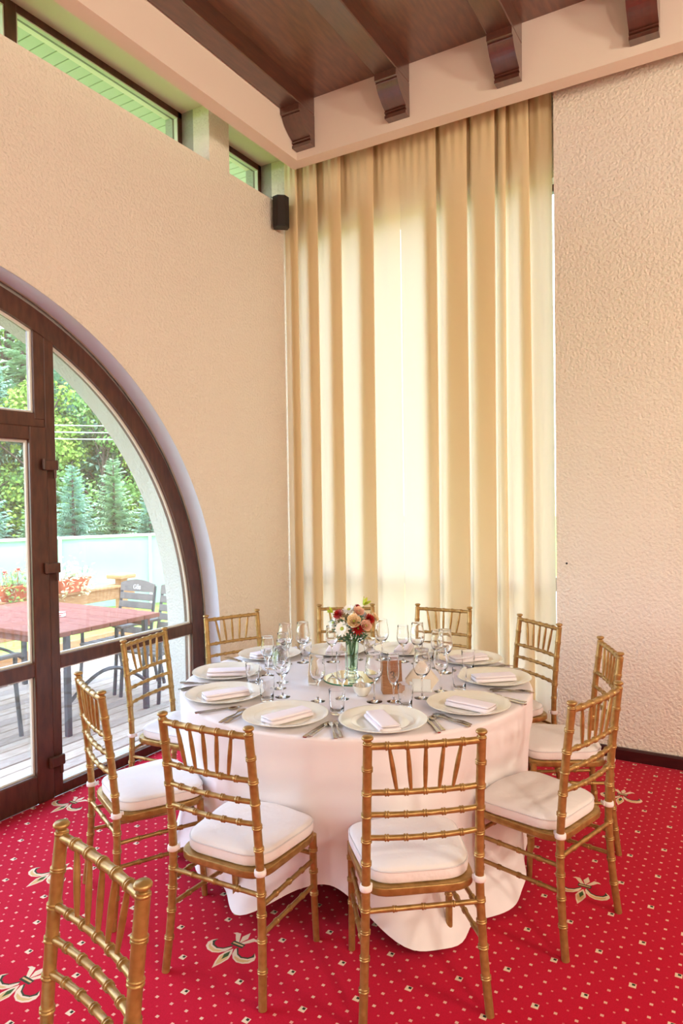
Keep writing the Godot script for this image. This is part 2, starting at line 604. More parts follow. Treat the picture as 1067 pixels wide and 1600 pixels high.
# ------------------------------------------------------------------ shell of the hall
const HX := 9.0
const HZ := 9.5
const ARC := Vector2(3.055, 0.77)   # centre of the door arch: z, y
const ZY := Basis(Vector3(0, 0, 1), Vector3(0, 1, 0), Vector3(1, 0, 0))

func arc_pts(r: float, a0: float, a1: float, n: int) -> PackedVector2Array:
	var p := PackedVector2Array()
	for i in n + 1:
		var a := lerpf(a0, a1, i / float(n))
		p.append(ARC + Vector2(cos(a), sin(a)) * r)
	return p

func wall_outline(r: float, top: float) -> PackedVector2Array:
	var p := PackedVector2Array([Vector2(-0.42, 0), Vector2(ARC.x - r, 0)])
	p.append_array(arc_pts(r, PI, 0.0, 72))
	p.append_array(PackedVector2Array([Vector2(ARC.x + r, 0), Vector2(HZ + 0.3, 0), Vector2(HZ + 0.3, top), Vector2(-0.42, top)]))
	return p

func room() -> void:
	var b := MB.new()
	var u0 := Vector2((0.0 - 2.7105) / 1.076, (0.0 - 1.6375) / 1.052)
	var x0 := -0.128
	var q := func(x: float, z: float) -> Vector2: return Vector2((x - 2.7105) / 1.076, (z - 1.6375) / 1.052)
	b.quad(Vector3(x0, 0, -0.16), Vector3(HX, 0, -0.16), Vector3(HX, 0, HZ), Vector3(x0, 0, HZ), q.call(x0, -0.16), q.call(HX, -0.16), q.call(HX, HZ), q.call(x0, HZ))
	if b.n[0].y < 0.0:
		b = MB.new()
		b.quad(Vector3(x0, 0, -0.16), Vector3(x0, 0, HZ), Vector3(HX, 0, HZ), Vector3(HX, 0, -0.16), q.call(x0, -0.16), q.call(x0, HZ), q.call(HX, HZ), q.call(HX, -0.16))
	b.box(Vector3((x0 + HX) * 0.5, -0.11, (HZ - 0.16) * 0.5), Vector3(HX - x0, 0.2, HZ + 0.16))
	structure(put(b, "floor", M.carpet), "red carpet with pale dots and cream fleurs-de-lis", "carpet")
	# left wall: an inner leaf and an outer leaf of different arch radius
	b = MB.new()
	b.prism(wall_outline(2.235, 4.13), 0.15, Vector3(-0.15, 0, 0), ZY)
	for z in [[0.62, 0.84], [3.6, HZ], [-0.42, -0.12]]:
		b.box(Vector3(-0.075, 4.335, (z[0] + z[1]) * 0.5), Vector3(0.15, 0.41, z[1] - z[0]))
	var wl := put(b, "wall_left", M.plaster)
	structure(wl, "cream textured plaster wall with the arched terrace door", "wall")
	b = MB.new()
	b.prism(wall_outline(2.135, 4.13), 0.25, Vector3(-0.42, 0, 0), ZY)
	for z in [[0.62, 0.84], [3.6, HZ], [-0.42, -0.12]]:
		b.box(Vector3(-0.285, 4.335, (z[0] + z[1]) * 0.5), Vector3(0.27, 0.41, z[1] - z[0]))
	put(b, "outer_leaf", M.render, wl)
	# smooth band that lines the arch inside
	b = MB.new()
	var rows := []
	for x in [0.002, -0.129]:
		var row := PackedVector3Array([Vector3(x, 0, ARC.x - 2.232)])
		for p in arc_pts(2.232, PI, 0.0, 72):
			row.append(Vector3(x, p.y, p.x))
		row.append(Vector3(x, 0, ARC.x + 2.232))
		rows.append(row)
	b.grid(rows)
	put(b, "arch_lining", M.smooth_plaster, wl)
	# back wall: full-height niche for the curtain with a window in it, solid wall beside
	b = MB.new()
	b.box(Vector3((2.222 + HX) * 0.5, 2.35, -0.21), Vector3(HX - 2.222, 4.7, 0.42))
	b.box(Vector3(0.9, 0.125, -0.29), Vector3(2.64, 0.25, 0.26))
	b.box(Vector3(0.9, 4.285, -0.29), Vector3(2.64, 0.83, 0.26))
	b.box(Vector3(-0.155, 2.06, -0.29), Vector3(0.53, 3.62, 0.26))
	structure(put(b, "wall_back", M.plaster), "cream textured plaster wall beside the tall curtains", "wall")
	b = MB.new()
	b.box(Vector3(HX + 0.15, 2.35, HZ * 0.5), Vector3(0.3, 4.7, HZ + 0.8))
	structure(put(b, "wall_right", M.plaster), "cream plaster wall of the hall", "wall")
	b = MB.new()
	b.box(Vector3(HX * 0.5, 2.35, HZ + 0.15), Vector3(HX + 0.8, 4.7, 0.3))
	structure(put(b, "wall_rear", M.plaster), "cream plaster wall at the far end of the hall", "wall")
	b = MB.new()
	b.prism(PackedVector2Array([Vector2(0, 0), Vector2(0.022, 0), Vector2(0.022, 0.066), Vector2(0.016, 0.078), Vector2(0, 0.078)]), HX - 2.222, Vector3(2.222, 0, 0), Basis(Vector3(0, 0, 1), Vector3.UP, Vector3(1, 0, 0)))
	structure(put(b, "baseboard_back", M.skirting_wood), "dark red-brown wooden skirting board", "skirting")
	# ceiling: plaster slab round the edge, boards in the middle
	b = MB.new()
	b.box(Vector3(-0.06, 4.64, HZ * 0.5), Vector3(0.72, 0.2, HZ + 0.84))
	b.box(Vector3(HX * 0.5 + 0.1, 4.64, -0.12), Vector3(HX - 0.2, 0.2, 0.6))
	structure(put(b, "trim_1", M.beam_plaster), "pale plaster soffit above the narrow high windows", "soffit")
	b = MB.new()
	b.box(Vector3(HX * 0.5 + 0.15, 4.79, HZ * 0.5 + 0.1), Vector3(HX, 0.2, HZ + 0.2))
	structure(put(b, "ceiling", M.ceiling_wood), "dark brown varnished wooden ceiling", "ceiling")
	b = MB.new()
	b.prism(PackedVector2Array([Vector2(0.266, 0.158), Vector2(HX, 0.158), Vector2(HX, 0.274), Vector2(0.373, 0.274), Vector2(0.373, HZ), Vector2(0.266, HZ)]), 0.45, Vector3(0, 4.27, 0), Basis(Vector3(1, 0, 0), Vector3(0, 0, 1), Vector3(0, 1, 0)))
	structure(put(b, "trim_2", M.beam_plaster), "peach plaster ring beam carrying the wooden ceiling beams", "beam")
	# wooden beams on scrolled corbels
	var names := ["dark wooden ceiling beam lying against the plaster beam over the arched door", "second dark wooden ceiling beam from the corner with the loudspeaker", "third dark wooden ceiling beam from the corner with the loudspeaker", "fourth dark wooden ceiling beam, over the wall right of the curtains"]
	var xs := [0.376, 1.152, 1.932, 2.73]
	for i in 9:
		var x: float = xs[i] if i < 4 else 2.73 + 0.785 * (i - 3)
		var t := thing("ceiling_beam", names[mini(i, 3)] if i < 4 else "dark wooden ceiling beam further along the hall", "beam", Vector3(x, 4.555, 0.276), 0.0, "wooden ceiling beams")
		b = MB.new()
		b.box(Vector3(0.082, 0.075, (HZ - 0.28) * 0.5), Vector3(0.164, 0.15, HZ - 0.28), Basis.IDENTITY, 0.006)
		put(b, "beam", M.dark_wood, t)
		var prof := PackedVector2Array([Vector2(0, 0.0), Vector2(0.215, 0.0), Vector2(0.215, -0.045), Vector2(0.195, -0.05), Vector2(0.198, -0.058)])
		for k in 9:
			var a := k / 8.0
			prof.append(Vector2(0.192 - 0.135 * a + 0.022 * sin(a * PI), -0.062 - 0.115 * a))
		prof.append_array(PackedVector2Array([Vector2(0.068, -0.182), Vector2(0.068, -0.192), Vector2(0.054, -0.196), Vector2(0.054, -0.204), Vector2(0.066, -0.208), Vector2(0.066, -0.228), Vector2(0, -0.228)]))
		b = MB.new()
		b.prism(prof, 0.16, Vector3(0.002, 0, 0), Basis(Vector3(0, 0, 1), Vector3.UP, Vector3(1, 0, 0)))
		put(b, "corbel", M.dark_wood, t)

# ------------------------------------------------------------------ arched terrace door
func pane_poly(z0: float, z1: float, y0: float, y1: float, r: float) -> PackedVector2Array:
	# rectangle cut by the arch of radius r
	var p := PackedVector2Array()
	var arch := arc_pts(r, PI, 0.0, 96)
	arch.insert(0, Vector2(ARC.x - r, -0.1))
	arch.append(Vector2(ARC.x + r, -0.1))
	var rect := PackedVector2Array([Vector2(z0, y0), Vector2(z1, y0), Vector2(z1, y1), Vector2(z0, y1)])
	var res := Geometry2D.intersect_polygons(arch, rect)
	return res[0] if res.size() > 0 else p

func glaze(root: Node3D, z0: float, z1: float, y0: float, y1: float, r: float) -> void:
	var poly := pane_poly(z0, z1, y0, y1, r)
	if poly.size() < 3:
		return
	var b := MB.new()
	b.prism(poly, 0.004, Vector3(-0.168, 0, 0), ZY)
	var g := put(b, "glass_pane", M.pane, root)
	# bead and seal round the pane
	var ins := Geometry2D.offset_polygon(poly, -0.014)
	if ins.size() == 0:
		return
	var a: PackedVector2Array = poly
	for k in a.size():
		pass
	b = MB.new()
	var rows := []
	for lay in [[0.004, -0.160], [0.004, -0.150], [-0.010, -0.152], [-0.014, -0.163]]:
		var op := Geometry2D.offset_polygon(poly, lay[0], Geometry2D.JOIN_MITER)
		rows.append([op[0], lay[1]])
	for k in 3:
		strip_between(b, rows[k][0], rows[k][1], rows[k + 1][0], rows[k + 1][1])
	put(b, "glazing_bead", M.seal, g)

func strip_between(b: MB, p: PackedVector2Array, xp: float, q: PackedVector2Array, xq: float) -> void:
	# joins two similar outlines point by nearest point
	var best := 0
	for i in p.size():
		var i2 := (i + 1) % p.size()
		var a := near_pt(q, p[i])
		var c := near_pt(q, p[i2])
		b.quad(Vector3(xp, p[i].y, p[i].x), Vector3(xp, p[i2].y, p[i2].x), Vector3(xq, c.y, c.x), Vector3(xq, a.y, a.x))

func near_pt(q: PackedVector2Array, p: Vector2) -> Vector2:
	var best := q[0]
	for x in q:
		if x.distance_squared_to(p) < best.distance_squared_to(p):
			best = x
	return best

func arched_door() -> void:
	var root := Node3D.new()
	root.name = "door_1"
	add_child(root)
	structure(root, "dark brown arched wooden door and side lights with clear glass", "door")
	var b := MB.new()
	# arch frame
	var out := PackedVector2Array([Vector2(ARC.x - 2.2, 0)])
	out.append_array(arc_pts(2.2, PI, 0.0, 72))
	out.append(Vector2(ARC.x + 2.2, 0))
	out.append(Vector2(ARC.x + 2.085, 0))
	out.append_array(arc_pts(2.085, 0.0, PI, 72))
	out.append(Vector2(ARC.x - 2.085, 0))
	b.prism(out, 0.075, Vector3(-0.203, 0, 0), ZY)
	put(b, "arch_frame", M.frame_wood, root)
	for sd in [-1.0, 1.0]:
		var zz := func(z: float) -> float: return ARC.x + (z - ARC.x) * -sd
		# fixed mullion, transom, side-light rails
		b = MB.new()
		b.box(Vector3(-0.167, 1.33, zz.call(2.112)), Vector3(0.074, 2.66, 0.064), Basis.IDENTITY, 0.004)
		put(b, "mullion", M.frame_wood, root)
		b = MB.new()
		b.box(Vector3(-0.167, 2.44, zz.call(2.176)), Vector3(0.066, 0.53, 0.068), Basis.IDENTITY, 0.004)
		put(b, "upper_stile", M.frame_wood, root)
		b = MB.new()
		b.box(Vector3(-0.163, 0.777, zz.call(1.527)), Vector3(0.068, 0.075, 1.112), Basis.IDENTITY, 0.004)
		put(b, "side_rail", M.frame_wood, root)
		b = MB.new()
		b.box(Vector3(-0.163, 0.03, zz.call(1.527)), Vector3(0.068, 0.06, 1.112), Basis.IDENTITY, 0.004)
		put(b, "sill_rail", M.frame_wood, root)
		b = MB.new()
		b.box(Vector3(-0.170, 2.166, zz.call(2.60)), Vector3(0.066, 0.090, 0.915), Basis.IDENTITY, 0.004)
		put(b, "transom", M.frame_wood, root)
		# door leaf
		var leaf := Node3D.new()
		leaf.name = "door_leaf"
		root.add_child(leaf, true)
		b = MB.new()
		b.box(Vector3(-0.155, 1.0675, zz.call(2.198)), Vector3(0.066, 2.135, 0.108), Basis.IDENTITY, 0.006)
		put(b, "stile", M.frame_wood, leaf)
		b = MB.new()
		b.box(Vector3(-0.155, 1.0675, zz.call(2.995)), Vector3(0.066, 2.135, 0.108), Basis.IDENTITY, 0.006)
		put(b, "stile", M.frame_wood, leaf)
		for r in [[0.0825, 0.165], [0.763, 0.08], [2.095, 0.08]]:
			b = MB.new()
			b.box(Vector3(-0.155, r[0], zz.call(2.597)), Vector3(0.064, r[1], 0.69), Basis.IDENTITY, 0.006)
			put(b, "rail", M.frame_wood, leaf)
		for y in [1.905, 1.315, 0.2]:
			b = MB.new()
			b.box(Vector3(-0.112, y + 0.012, zz.call(2.132)), Vector3(0.024, 0.058, 0.095), Basis.IDENTITY, 0.004)
			b.bar(Vector3(-0.106, y - 0.012, zz.call(2.178)), Vector3(-0.106, y + 0.046, zz.call(2.178)), 0.011)
			b.bar(Vector3(-0.106, y - 0.062, zz.call(2.108)), Vector3(-0.106, y - 0.012, zz.call(2.108)), 0.010)
			put(b, "hinge", M.dark_metal if false else M.frame_wood, leaf)
		# panes
		var lo: float = minf(zz.call(0.6), zz.call(2.08))
		var hi: float = maxf(zz.call(0.6), zz.call(2.08))
		glaze(root, lo, hi, 0.815, 3.2, 2.085)
		glaze(root, lo, hi, 0.06, 0.74, 2.085)
		lo = minf(zz.call(2.21), zz.call(3.05))
		hi = maxf(zz.call(2.21), zz.call(3.05))
		glaze(root, lo, hi, 2.211, 3.2, 2.085)
		lo = minf(zz.call(2.252), zz.call(2.941))
		hi = maxf(zz.call(2.252), zz.call(2.941))
		glaze(root, lo, hi, 0.165, 0.723, 2.085)
		glaze(root, lo, hi, 0.803, 2.055, 2.085)

# ------------------------------------------------------------------ narrow high windows
func clerestory() -> void:
	var spans := [[0.84, 3.6, [2.215]], [-0.12, 0.62, []]]
	for k in 2:
		var root := Node3D.new()
		root.name = "window_%d" % (k + 1)
		add_child(root)
		structure(root, ["long narrow high window above the arched door", "short narrow high window beside the loudspeaker"][k], "window")
		var z0: float = spans[k][0]
		var z1: float = spans[k][1]
		var b := MB.new()
		for y in [4.16, 4.515]:
			b.box(Vector3(-0.285, y, (z0 + z1) * 0.5), Vector3(0.06, 0.05, z1 - z0), Basis.IDENTITY, 0.004)
		for z in [z0 + 0.022, z1 - 0.022]:
			b.box(Vector3(-0.285, 4.335, z), Vector3(0.06, 0.40, 0.044), Basis.IDENTITY, 0.004)
		put(b, "window_frame", M.frame_wood, root)
		var cuts: Array = [z0 + 0.044] + spans[k][2] + [z1 - 0.044]
		for i in spans[k][2].size():
			b = MB.new()
			b.box(Vector3(-0.283, 4.335, spans[k][2][i]), Vector3(0.064, 0.40, 0.075), Basis.IDENTITY, 0.004)
			put(b, "mullion", M.frame_wood, root)
		for i in cuts.size() - 1:
			var a: float = cuts[i] + (0.038 if i > 0 else 0.0)
			var c: float = cuts[i + 1] - (0.038 if i < cuts.size() - 2 else 0.0)
			b = MB.new()
			b.box(Vector3(-0.29, 4.337, (a + c) * 0.5), Vector3(0.004, 0.31, c - a))
			var g := put(b, "glass_pane", M.pane, root)
			b = MB.new()
			for y in [4.187, 4.488]:
				b.box(Vector3(-0.272, y, (a + c) * 0.5), Vector3(0.03, 0.007, c - a))
			for z in [a + 0.004, c - 0.004]:
				b.box(Vector3(-0.272, 4.337, z), Vector3(0.03, 0.305, 0.007))
			put(b, "glazing_bead", M.seal, g)
	# boarded eaves outside
	var eaves := Node3D.new()
	eaves.name = "roof_eaves"
	add_child(eaves)
	structure(eaves, "pale green boarded eaves outside the high windows", "eaves")
	var b := MB.new()
	b.box(Vector3(-0.92, 4.80, 4.0), Vector3(1.0, 0.12, 13.0))
	b.box(Vector3(-1.44, 4.76, 4.0), Vector3(0.05, 0.26, 13.0))
	put(b, "roof_edge", M.soffit_board, eaves)
	var plank := MB.new()
	plank.box(Vector3.ZERO, Vector3(0.99, 0.016, 0.090), Basis.IDENTITY, 0.003)
	var pm := plank.mesh()
	for i in 62:
		var o := put_mesh(pm, "soffit_board", M.soffit_board, eaves)
		o.position = Vector3(-0.92, 4.722, -2.0 + i * 0.096)

# ------------------------------------------------------------------ tall window behind translucent curtains
func curtain_window() -> void:
	var root := Node3D.new()
	root.name = "window_3"
	add_child(root)
	structure(root, "tall window behind the cream curtains", "window")
	var b := MB.new()
	for x in [0.135, 2.19]:
		b.box(Vector3(x, 2.06, -0.29), Vector3(0.05, 3.62, 0.06), Basis.IDENTITY, 0.004)
	for y in [0.275, 3.845]:
		b.box(Vector3(1.16, y, -0.29), Vector3(2.06, 0.05, 0.06), Basis.IDENTITY, 0.004)
	put(b, "window_frame", M.frame_wood, root)
	b = MB.new()
	b.box(Vector3(1.16, 2.47, -0.295), Vector3(2.0, 2.7, 0.004))
	put(b, "glass_pane", M.pane, root)
	b = MB.new()
	b.box(Vector3(1.16, 0.66, -0.295), Vector3(2.0, 0.72, 0.004))
	put(b, "glass_pane", M.pane, root)
	b = MB.new()
	b.box(Vector3(1.16, 1.07, -0.285), Vector3(2.0, 0.10, 0.07), Basis.IDENTITY, 0.004)
	put(b, "transom", M.frame_wood, root)
	b = MB.new()
	b.box(Vector3(1.16, 0.262, -0.21), Vector3(2.10, 0.025, 0.09), Basis.IDENTITY, 0.004)
	put(b, "window_sill", M.white_paint, root)
	# curtain panels: each dark band is an S-pleat of three layers, each light band a single layer
	# [left, right] edges of the pleats on the back wall
	var left := [[0.095, 0.155], [0.255, 0.345], [0.46, 0.565], [0.73, 0.85]]
	var right := [[1.275, 1.365], [1.44, 1.60], [1.655, 1.80], [1.845, 1.885], [1.985, 2.05]]
	var t := thing("curtain", "cream translucent curtain panel hanging beside the loudspeaker corner", "curtain", Vector3(0.5, 0, -0.07), 0.0, "window curtains")
	curtain_panel(t, 0.012, 1.066, left, 0.0)
	t = thing("curtain", "cream translucent curtain panel hanging beside the bare plaster wall", "curtain", Vector3(1.6, 0, -0.07), 0.0, "window curtains")
	curtain_panel(t, 1.068, 2.196, right, 1.7)
	b = MB.new()
	b.box(Vector3(1.1, 4.53, -0.075), Vector3(2.15, 0.018, 0.05))
	structure(put(b, "trim_3", M.white_paint), "white curtain track under the soffit", "curtain track")

func curtain_panel(t: Node3D, x0: float, x1: float, pleats: Array, ph: float) -> void:
	var plan := PackedVector2Array([Vector2(x0, -0.01)])
	for p in pleats:
		var a: float = p[0]
		var c: float = p[1]
		var w := c - a
		plan.append_array(PackedVector2Array([Vector2(lerpf(plan[plan.size() - 1].x, a, 0.5), 0.004 * sin(a * 40.0) + 0.008), Vector2(a, 0.022), Vector2(a + w * 0.5, 0.032), Vector2(c - 0.004, 0.030), Vector2(c, 0.020), Vector2(c - w * 0.5, 0.004), Vector2(a + 0.006, -0.004), Vector2(a + 0.004, -0.018), Vector2(a + w * 0.5, -0.026), Vector2(c, -0.024)]))
	plan.append(Vector2(lerpf(plan[plan.size() - 1].x, x1, 0.5), 0.004))
	plan.append(Vector2(x1, -0.01))
	# smooth the plan
	var cv := Curve2D.new()
	cv.bake_interval = 0.006
	for i in plan.size():
		var prev := plan[maxi(i - 1, 0)]
		var nxt := plan[mini(i + 1, plan.size() - 1)]
		var tg := (nxt - prev) * 0.18
		cv.add_point(plan[i], -tg, tg)
	var pts := cv.get_baked_points()
	var rows := []
	var H := 4.52
	var n := 36
	for j in n + 1:
		var y := H * (1.0 - j / float(n)) + 0.012
		var k := j / float(n)
		var row := PackedVector3Array()
		for p in pts:
			var sway := 0.012 * sin(p.x * 5.0 + ph + k * 1.4) * k + 0.004 * sin(p.x * 17.0 + k * 5.0 + ph)
			var gather := 0.006 * sin(p.x * 95.0 + ph) * (1.0 - smoothstep(0.0, 0.14, k))
			var edge := clampf(minf(p.x - x0, x1 - p.x) * 20.0, 0.0, 1.0)
			row.append(Vector3(p.x + sway * 0.8 * edge - t.position.x + 0.012 * (k - 0.4) * (1.0 if p.x > 1.9 else 0.0), y, p.y + gather + sway * 0.5))
		rows.append(row)
	var b := MB.new()
	b.grid(rows)
	put(b, "cloth", M.curtain_cloth, t)
	# hem turned up at the foot
	b = MB.new()
	b.grid([rows[n], rows[n - 1]])
	for i in b.v.size():
		b.v[i] += Vector3(0, 0, 0.003)
	put(b, "hem", M.curtain_cloth, t)

# ------------------------------------------------------------------ lamps of the hall, behind and right of the camera
func hall_lamps() -> void:
	mk("lamp_shade", Color(0.95, 0.88, 0.75), 0.8)
	M.lamp_shade.emission_enabled = true
	M.lamp_shade.emission = Color(1.0, 0.91, 0.78)
	M.lamp_shade.emission_energy_multiplier = 1.2
	var spots := [[6.6, 2.6, "opal globe pendant lamp beside the right end of the curtain wall", 1.2], [5.6, 5.0, "opal globe pendant lamp right of the lone chair", 1.05], [8.0, 3.3, "opal globe pendant lamp close to the right wall", 1.3], [5.6, 8.2, "opal globe pendant lamp before the rear wall", 0.6], [2.4, 7.6, "opal globe pendant lamp before the rear wall beside the arched door wall", 0.5], [8.0, 7.0, "opal globe pendant lamp in the far corner of the hall", 0.9]]
	for s in spots:
		var t := thing("pendant_lamp", s[2], "lamp", Vector3(s[0], 3.3, s[1]), 0.0, "hall pendant lamps")
		var b := MB.new()
		b.ball(Vector3.ZERO, Vector3.ONE * 0.22, 24, 14)
		put(b, "globe_shade", M.lamp_shade, t)
		b = MB.new()
		b.bar(Vector3(0, 0.21, 0), Vector3(0, 1.385, 0), 0.012)
		b.lathe([Vector2(0, 1.385), Vector2(0.07, 1.385), Vector2(0.07, 1.37), Vector2(0.02, 1.35), Vector2(0, 1.35)], 20)
		put(b, "rod", M.dark_metal, t)
		var l := OmniLight3D.new()
		l.name = "lamp_glow"
		t.add_child(l)
		l.light_color = Color(1.0, 0.97, 0.90)
		l.light_energy = LAMP * s[3]
		l.light_size = 0.2
		l.omni_range = 30.0
		l.omni_attenuation = 2.0
		l.shadow_enabled = true

# ------------------------------------------------------------------ table
func table_and_cloth() -> void:
	var t := thing("round_table", "round folding table hidden under the white cloth", "table", Vector3(TABLE.x, 0, TABLE.z))
	var b := MB.new()
	b.lathe([Vector2(0, 0.745), Vector2(0.855, 0.745), Vector2(0.862, 0.750), Vector2(0.862, 0.768), Vector2(0.855, 0.773), Vector2(0, 0.773)], 64)
	put(b, "tabletop", M.card_wood, t)
	for k in 4:
		b = MB.new()
		var a := PI / 4 + k * PI / 2
		b.bar(Vector3(cos(a) * 0.55, 0, sin(a) * 0.55), Vector3(cos(a) * 0.5, 0.746, sin(a) * 0.5), 0.018)
		put(b, "leg", M.dark_metal, t)
	# cloth: flat top, rounded edge, hanging folds; azimuth 0 faces +z
	var rows := []
	var N := 240
	var prof := []
	for r in [0.02, 0.3, 0.6, 0.8, 0.85]:
		prof.append([r, -1.0])
	for d in 29:
		prof.append([0.0, d / 28.0])
	for p in prof:
		var row := PackedVector3Array()
		for i in N:
			var az := TAU * i / N
			var deg := rad_to_deg(az)
			if p[1] < 0.0:
				row.append(Vector3(sin(az) * p[0], 0.78, cos(az) * p[0]))
				continue
			var dd: float = p[1]
			var lift := 0.006 + 0.15 * bump(deg, 19.0, 12.0) + 0.07 * bump(deg, 100.0, 18.0) + 0.08 * bump(deg, 330.0, 16.0) + 0.05 * bump(deg, 200.0, 40.0)
			var spill := 0.085 * bump(deg, 43.0, 7.0) + 0.06 * bump(deg, 53.0, 4.0) + 0.07 * bump(deg, 69.0, 7.0) + 0.05 * bump(deg, 358.0, 6.0) + 0.04 * bump(deg, 130.0, 12.0) + 0.05 * bump(deg, 310.0, 10.0)
			var fold := sin(az * 9.0 + 0.7 + 1.1 * sin(az * 2.0)) + 0.55 * sin(az * 17.0 + 2.0 + 0.8 * sin(az * 3.0)) + 0.25 * sin(az * 31.0)
			fold = fold * 0.62 + 0.7 * (pow(0.5 + 0.5 * sin(az * 11.0 + 1.4 * sin(az * 3.0 + 1.0)), 2.0) * 2.0 - 1.0)
			var r := 0.862
			var y := 0.78
			if dd < 0.12:
				var e := dd / 0.12 * PI / 2
				r += 0.016 * sin(e)
				y -= 0.016 * (1.0 - cos(e))
			else:
				var k := (dd - 0.12) / 0.88
				y = lerpf(0.764, lift, k)
				r = 0.878 + 0.030 * fold * k * (1.0 - 0.3 * k) - 0.03 * k + 0.02 * k * k - 0.05 * k * bump(deg, 19.0, 10.0)
				r += spill * pow(k, 5.0) * 1.6
				if k > 0.92:
					y = maxf(y, 0.006)
			var p3 := Vector3(sin(az) * r, y, cos(az) * r)
			# pushed in by the chair seats
			for ch in CHAIRS:
				var ca := deg_to_rad(ch[2])
				var cn := Vector3(sin(ca), 0, cos(ca))
				var rel := p3 + Vector3(TABLE.x - ch[0], 0, TABLE.z - ch[1])
				var lz := rel.dot(cn)
				var lx := absf(rel.dot(Vector3(cn.z, 0, -cn.x)))
				if lz > -0.456 and lz < 0.0 and lx < 0.31:
					p3 -= cn * (lz + 0.456) * (1.0 - smoothstep(0.225, 0.31, lx)) * (1.0 - smoothstep(0.50, 0.64, p3.y)) * smoothstep(0.03, 0.30, p3.y)
			row.append(p3)
		rows.append(row)
	b = MB.new()
	b.grid(rows, true)
	if b.n[0].y < 0.0:
		b = MB.new()
		rows.reverse()
		b.grid(rows, true)
	var c := put(b, "tablecloth", M.table_linen)
	c.position = Vector3(TABLE.x, 0, TABLE.z)
	tag(c, "white cloth draped over the round table down to the carpet", "tablecloth")

func bump(a: float, c: float, w: float) -> float:
	var d := fposmod(a - c + 180.0, 360.0) - 180.0
	return exp(-d * d / (2.0 * w * w))

# ------------------------------------------------------------------ gold chairs
func ringed(b: MB, path: PackedVector3Array, r0: float, r1: float, rings: Array, rr: float, sides := 10) -> void:
	# bar along a path with pairs of raised bamboo rings at the given fractions
	var cv := Curve3D.new()
	cv.bake_interval = 0.01
	for i in path.size():
		var tg := (path[mini(i + 1, path.size() - 1)] - path[maxi(i - 1, 0)]) * 0.16
		cv.add_point(path[i], -tg, tg)
	var L := cv.get_baked_length()
	var st := [[0.0, 0.0], [L, 0.0]]
	for k in range(1, int(L / 0.05)):
		st.append([k * 0.05, 0.0])
	for f in rings:
		var s: float = f * L
		for q in [[-0.0075, 0.0], [-0.0062, rr], [-0.0022, rr], [-0.0010, rr * 0.2], [0.0010, rr * 0.2], [0.0022, rr], [0.0062, rr], [0.0075, 0.0]]:
			st.append([s + q[0], q[1]])
	st.sort_custom(func(x, y): return x[0] < y[0])
	var pts := PackedVector3Array()
	var rad := PackedFloat32Array()
	for q in st:
		if q[0] < 0.0 or q[0] > L:
			continue
		pts.append(cv.sample_baked(q[0], true))
		rad.append(lerpf(r0, r1, q[0] / L) + q[1])
	b.tube(pts, rad, sides)

func seat_outline(wf: float, wb: float, zf: float, zb: float, rad: float, grow := 0.0) -> PackedVector2Array:
	var corners := [Vector2(-wf, zf), Vector2(wf, zf), Vector2(wb, zb), Vector2(-wb, zb)]
	var p := PackedVector2Array()
	for i in 4:
		var c: Vector2 = corners[i]
		var a: Vector2 = (corners[(i + 3) % 4] - c).normalized()
		var d: Vector2 = (corners[(i + 1) % 4] - c).normalized()
		for k in 7:
			var t := k / 6.0
			var q0 := c + a * rad
			var q2 := c + d * rad
			p.append(q0.lerp(c, t).lerp(c.lerp(q2, t), t))
		# bow the edges a little
		if i == 0:
			for s in [0.25, 0.5, 0.75]:
				var q: Vector2 = (c + d * rad).lerp(corners[1] - d * rad, s)
				p.append(q + Vector2(0, -0.018 * sin(PI * s)))
	if grow != 0.0:
		var cen := Vector2(0, (zf + zb) * 0.5)
		for i in p.size():
			p[i] += (p[i] - cen).normalized() * grow
	return p

func loft(b: MB, outline: PackedVector2Array, cen: Vector2, layers: Array) -> void:
	var first := b.ix.size()
	var rows := []
	for l in layers:
		var row := PackedVector3Array()
		for p in outline:
			var q: Vector2 = cen + (p - cen) * l[0]
			row.append(Vector3(q.x, l[1], q.y))
		rows.append(row)
	b.grid(rows, true)
	b.outward(first)

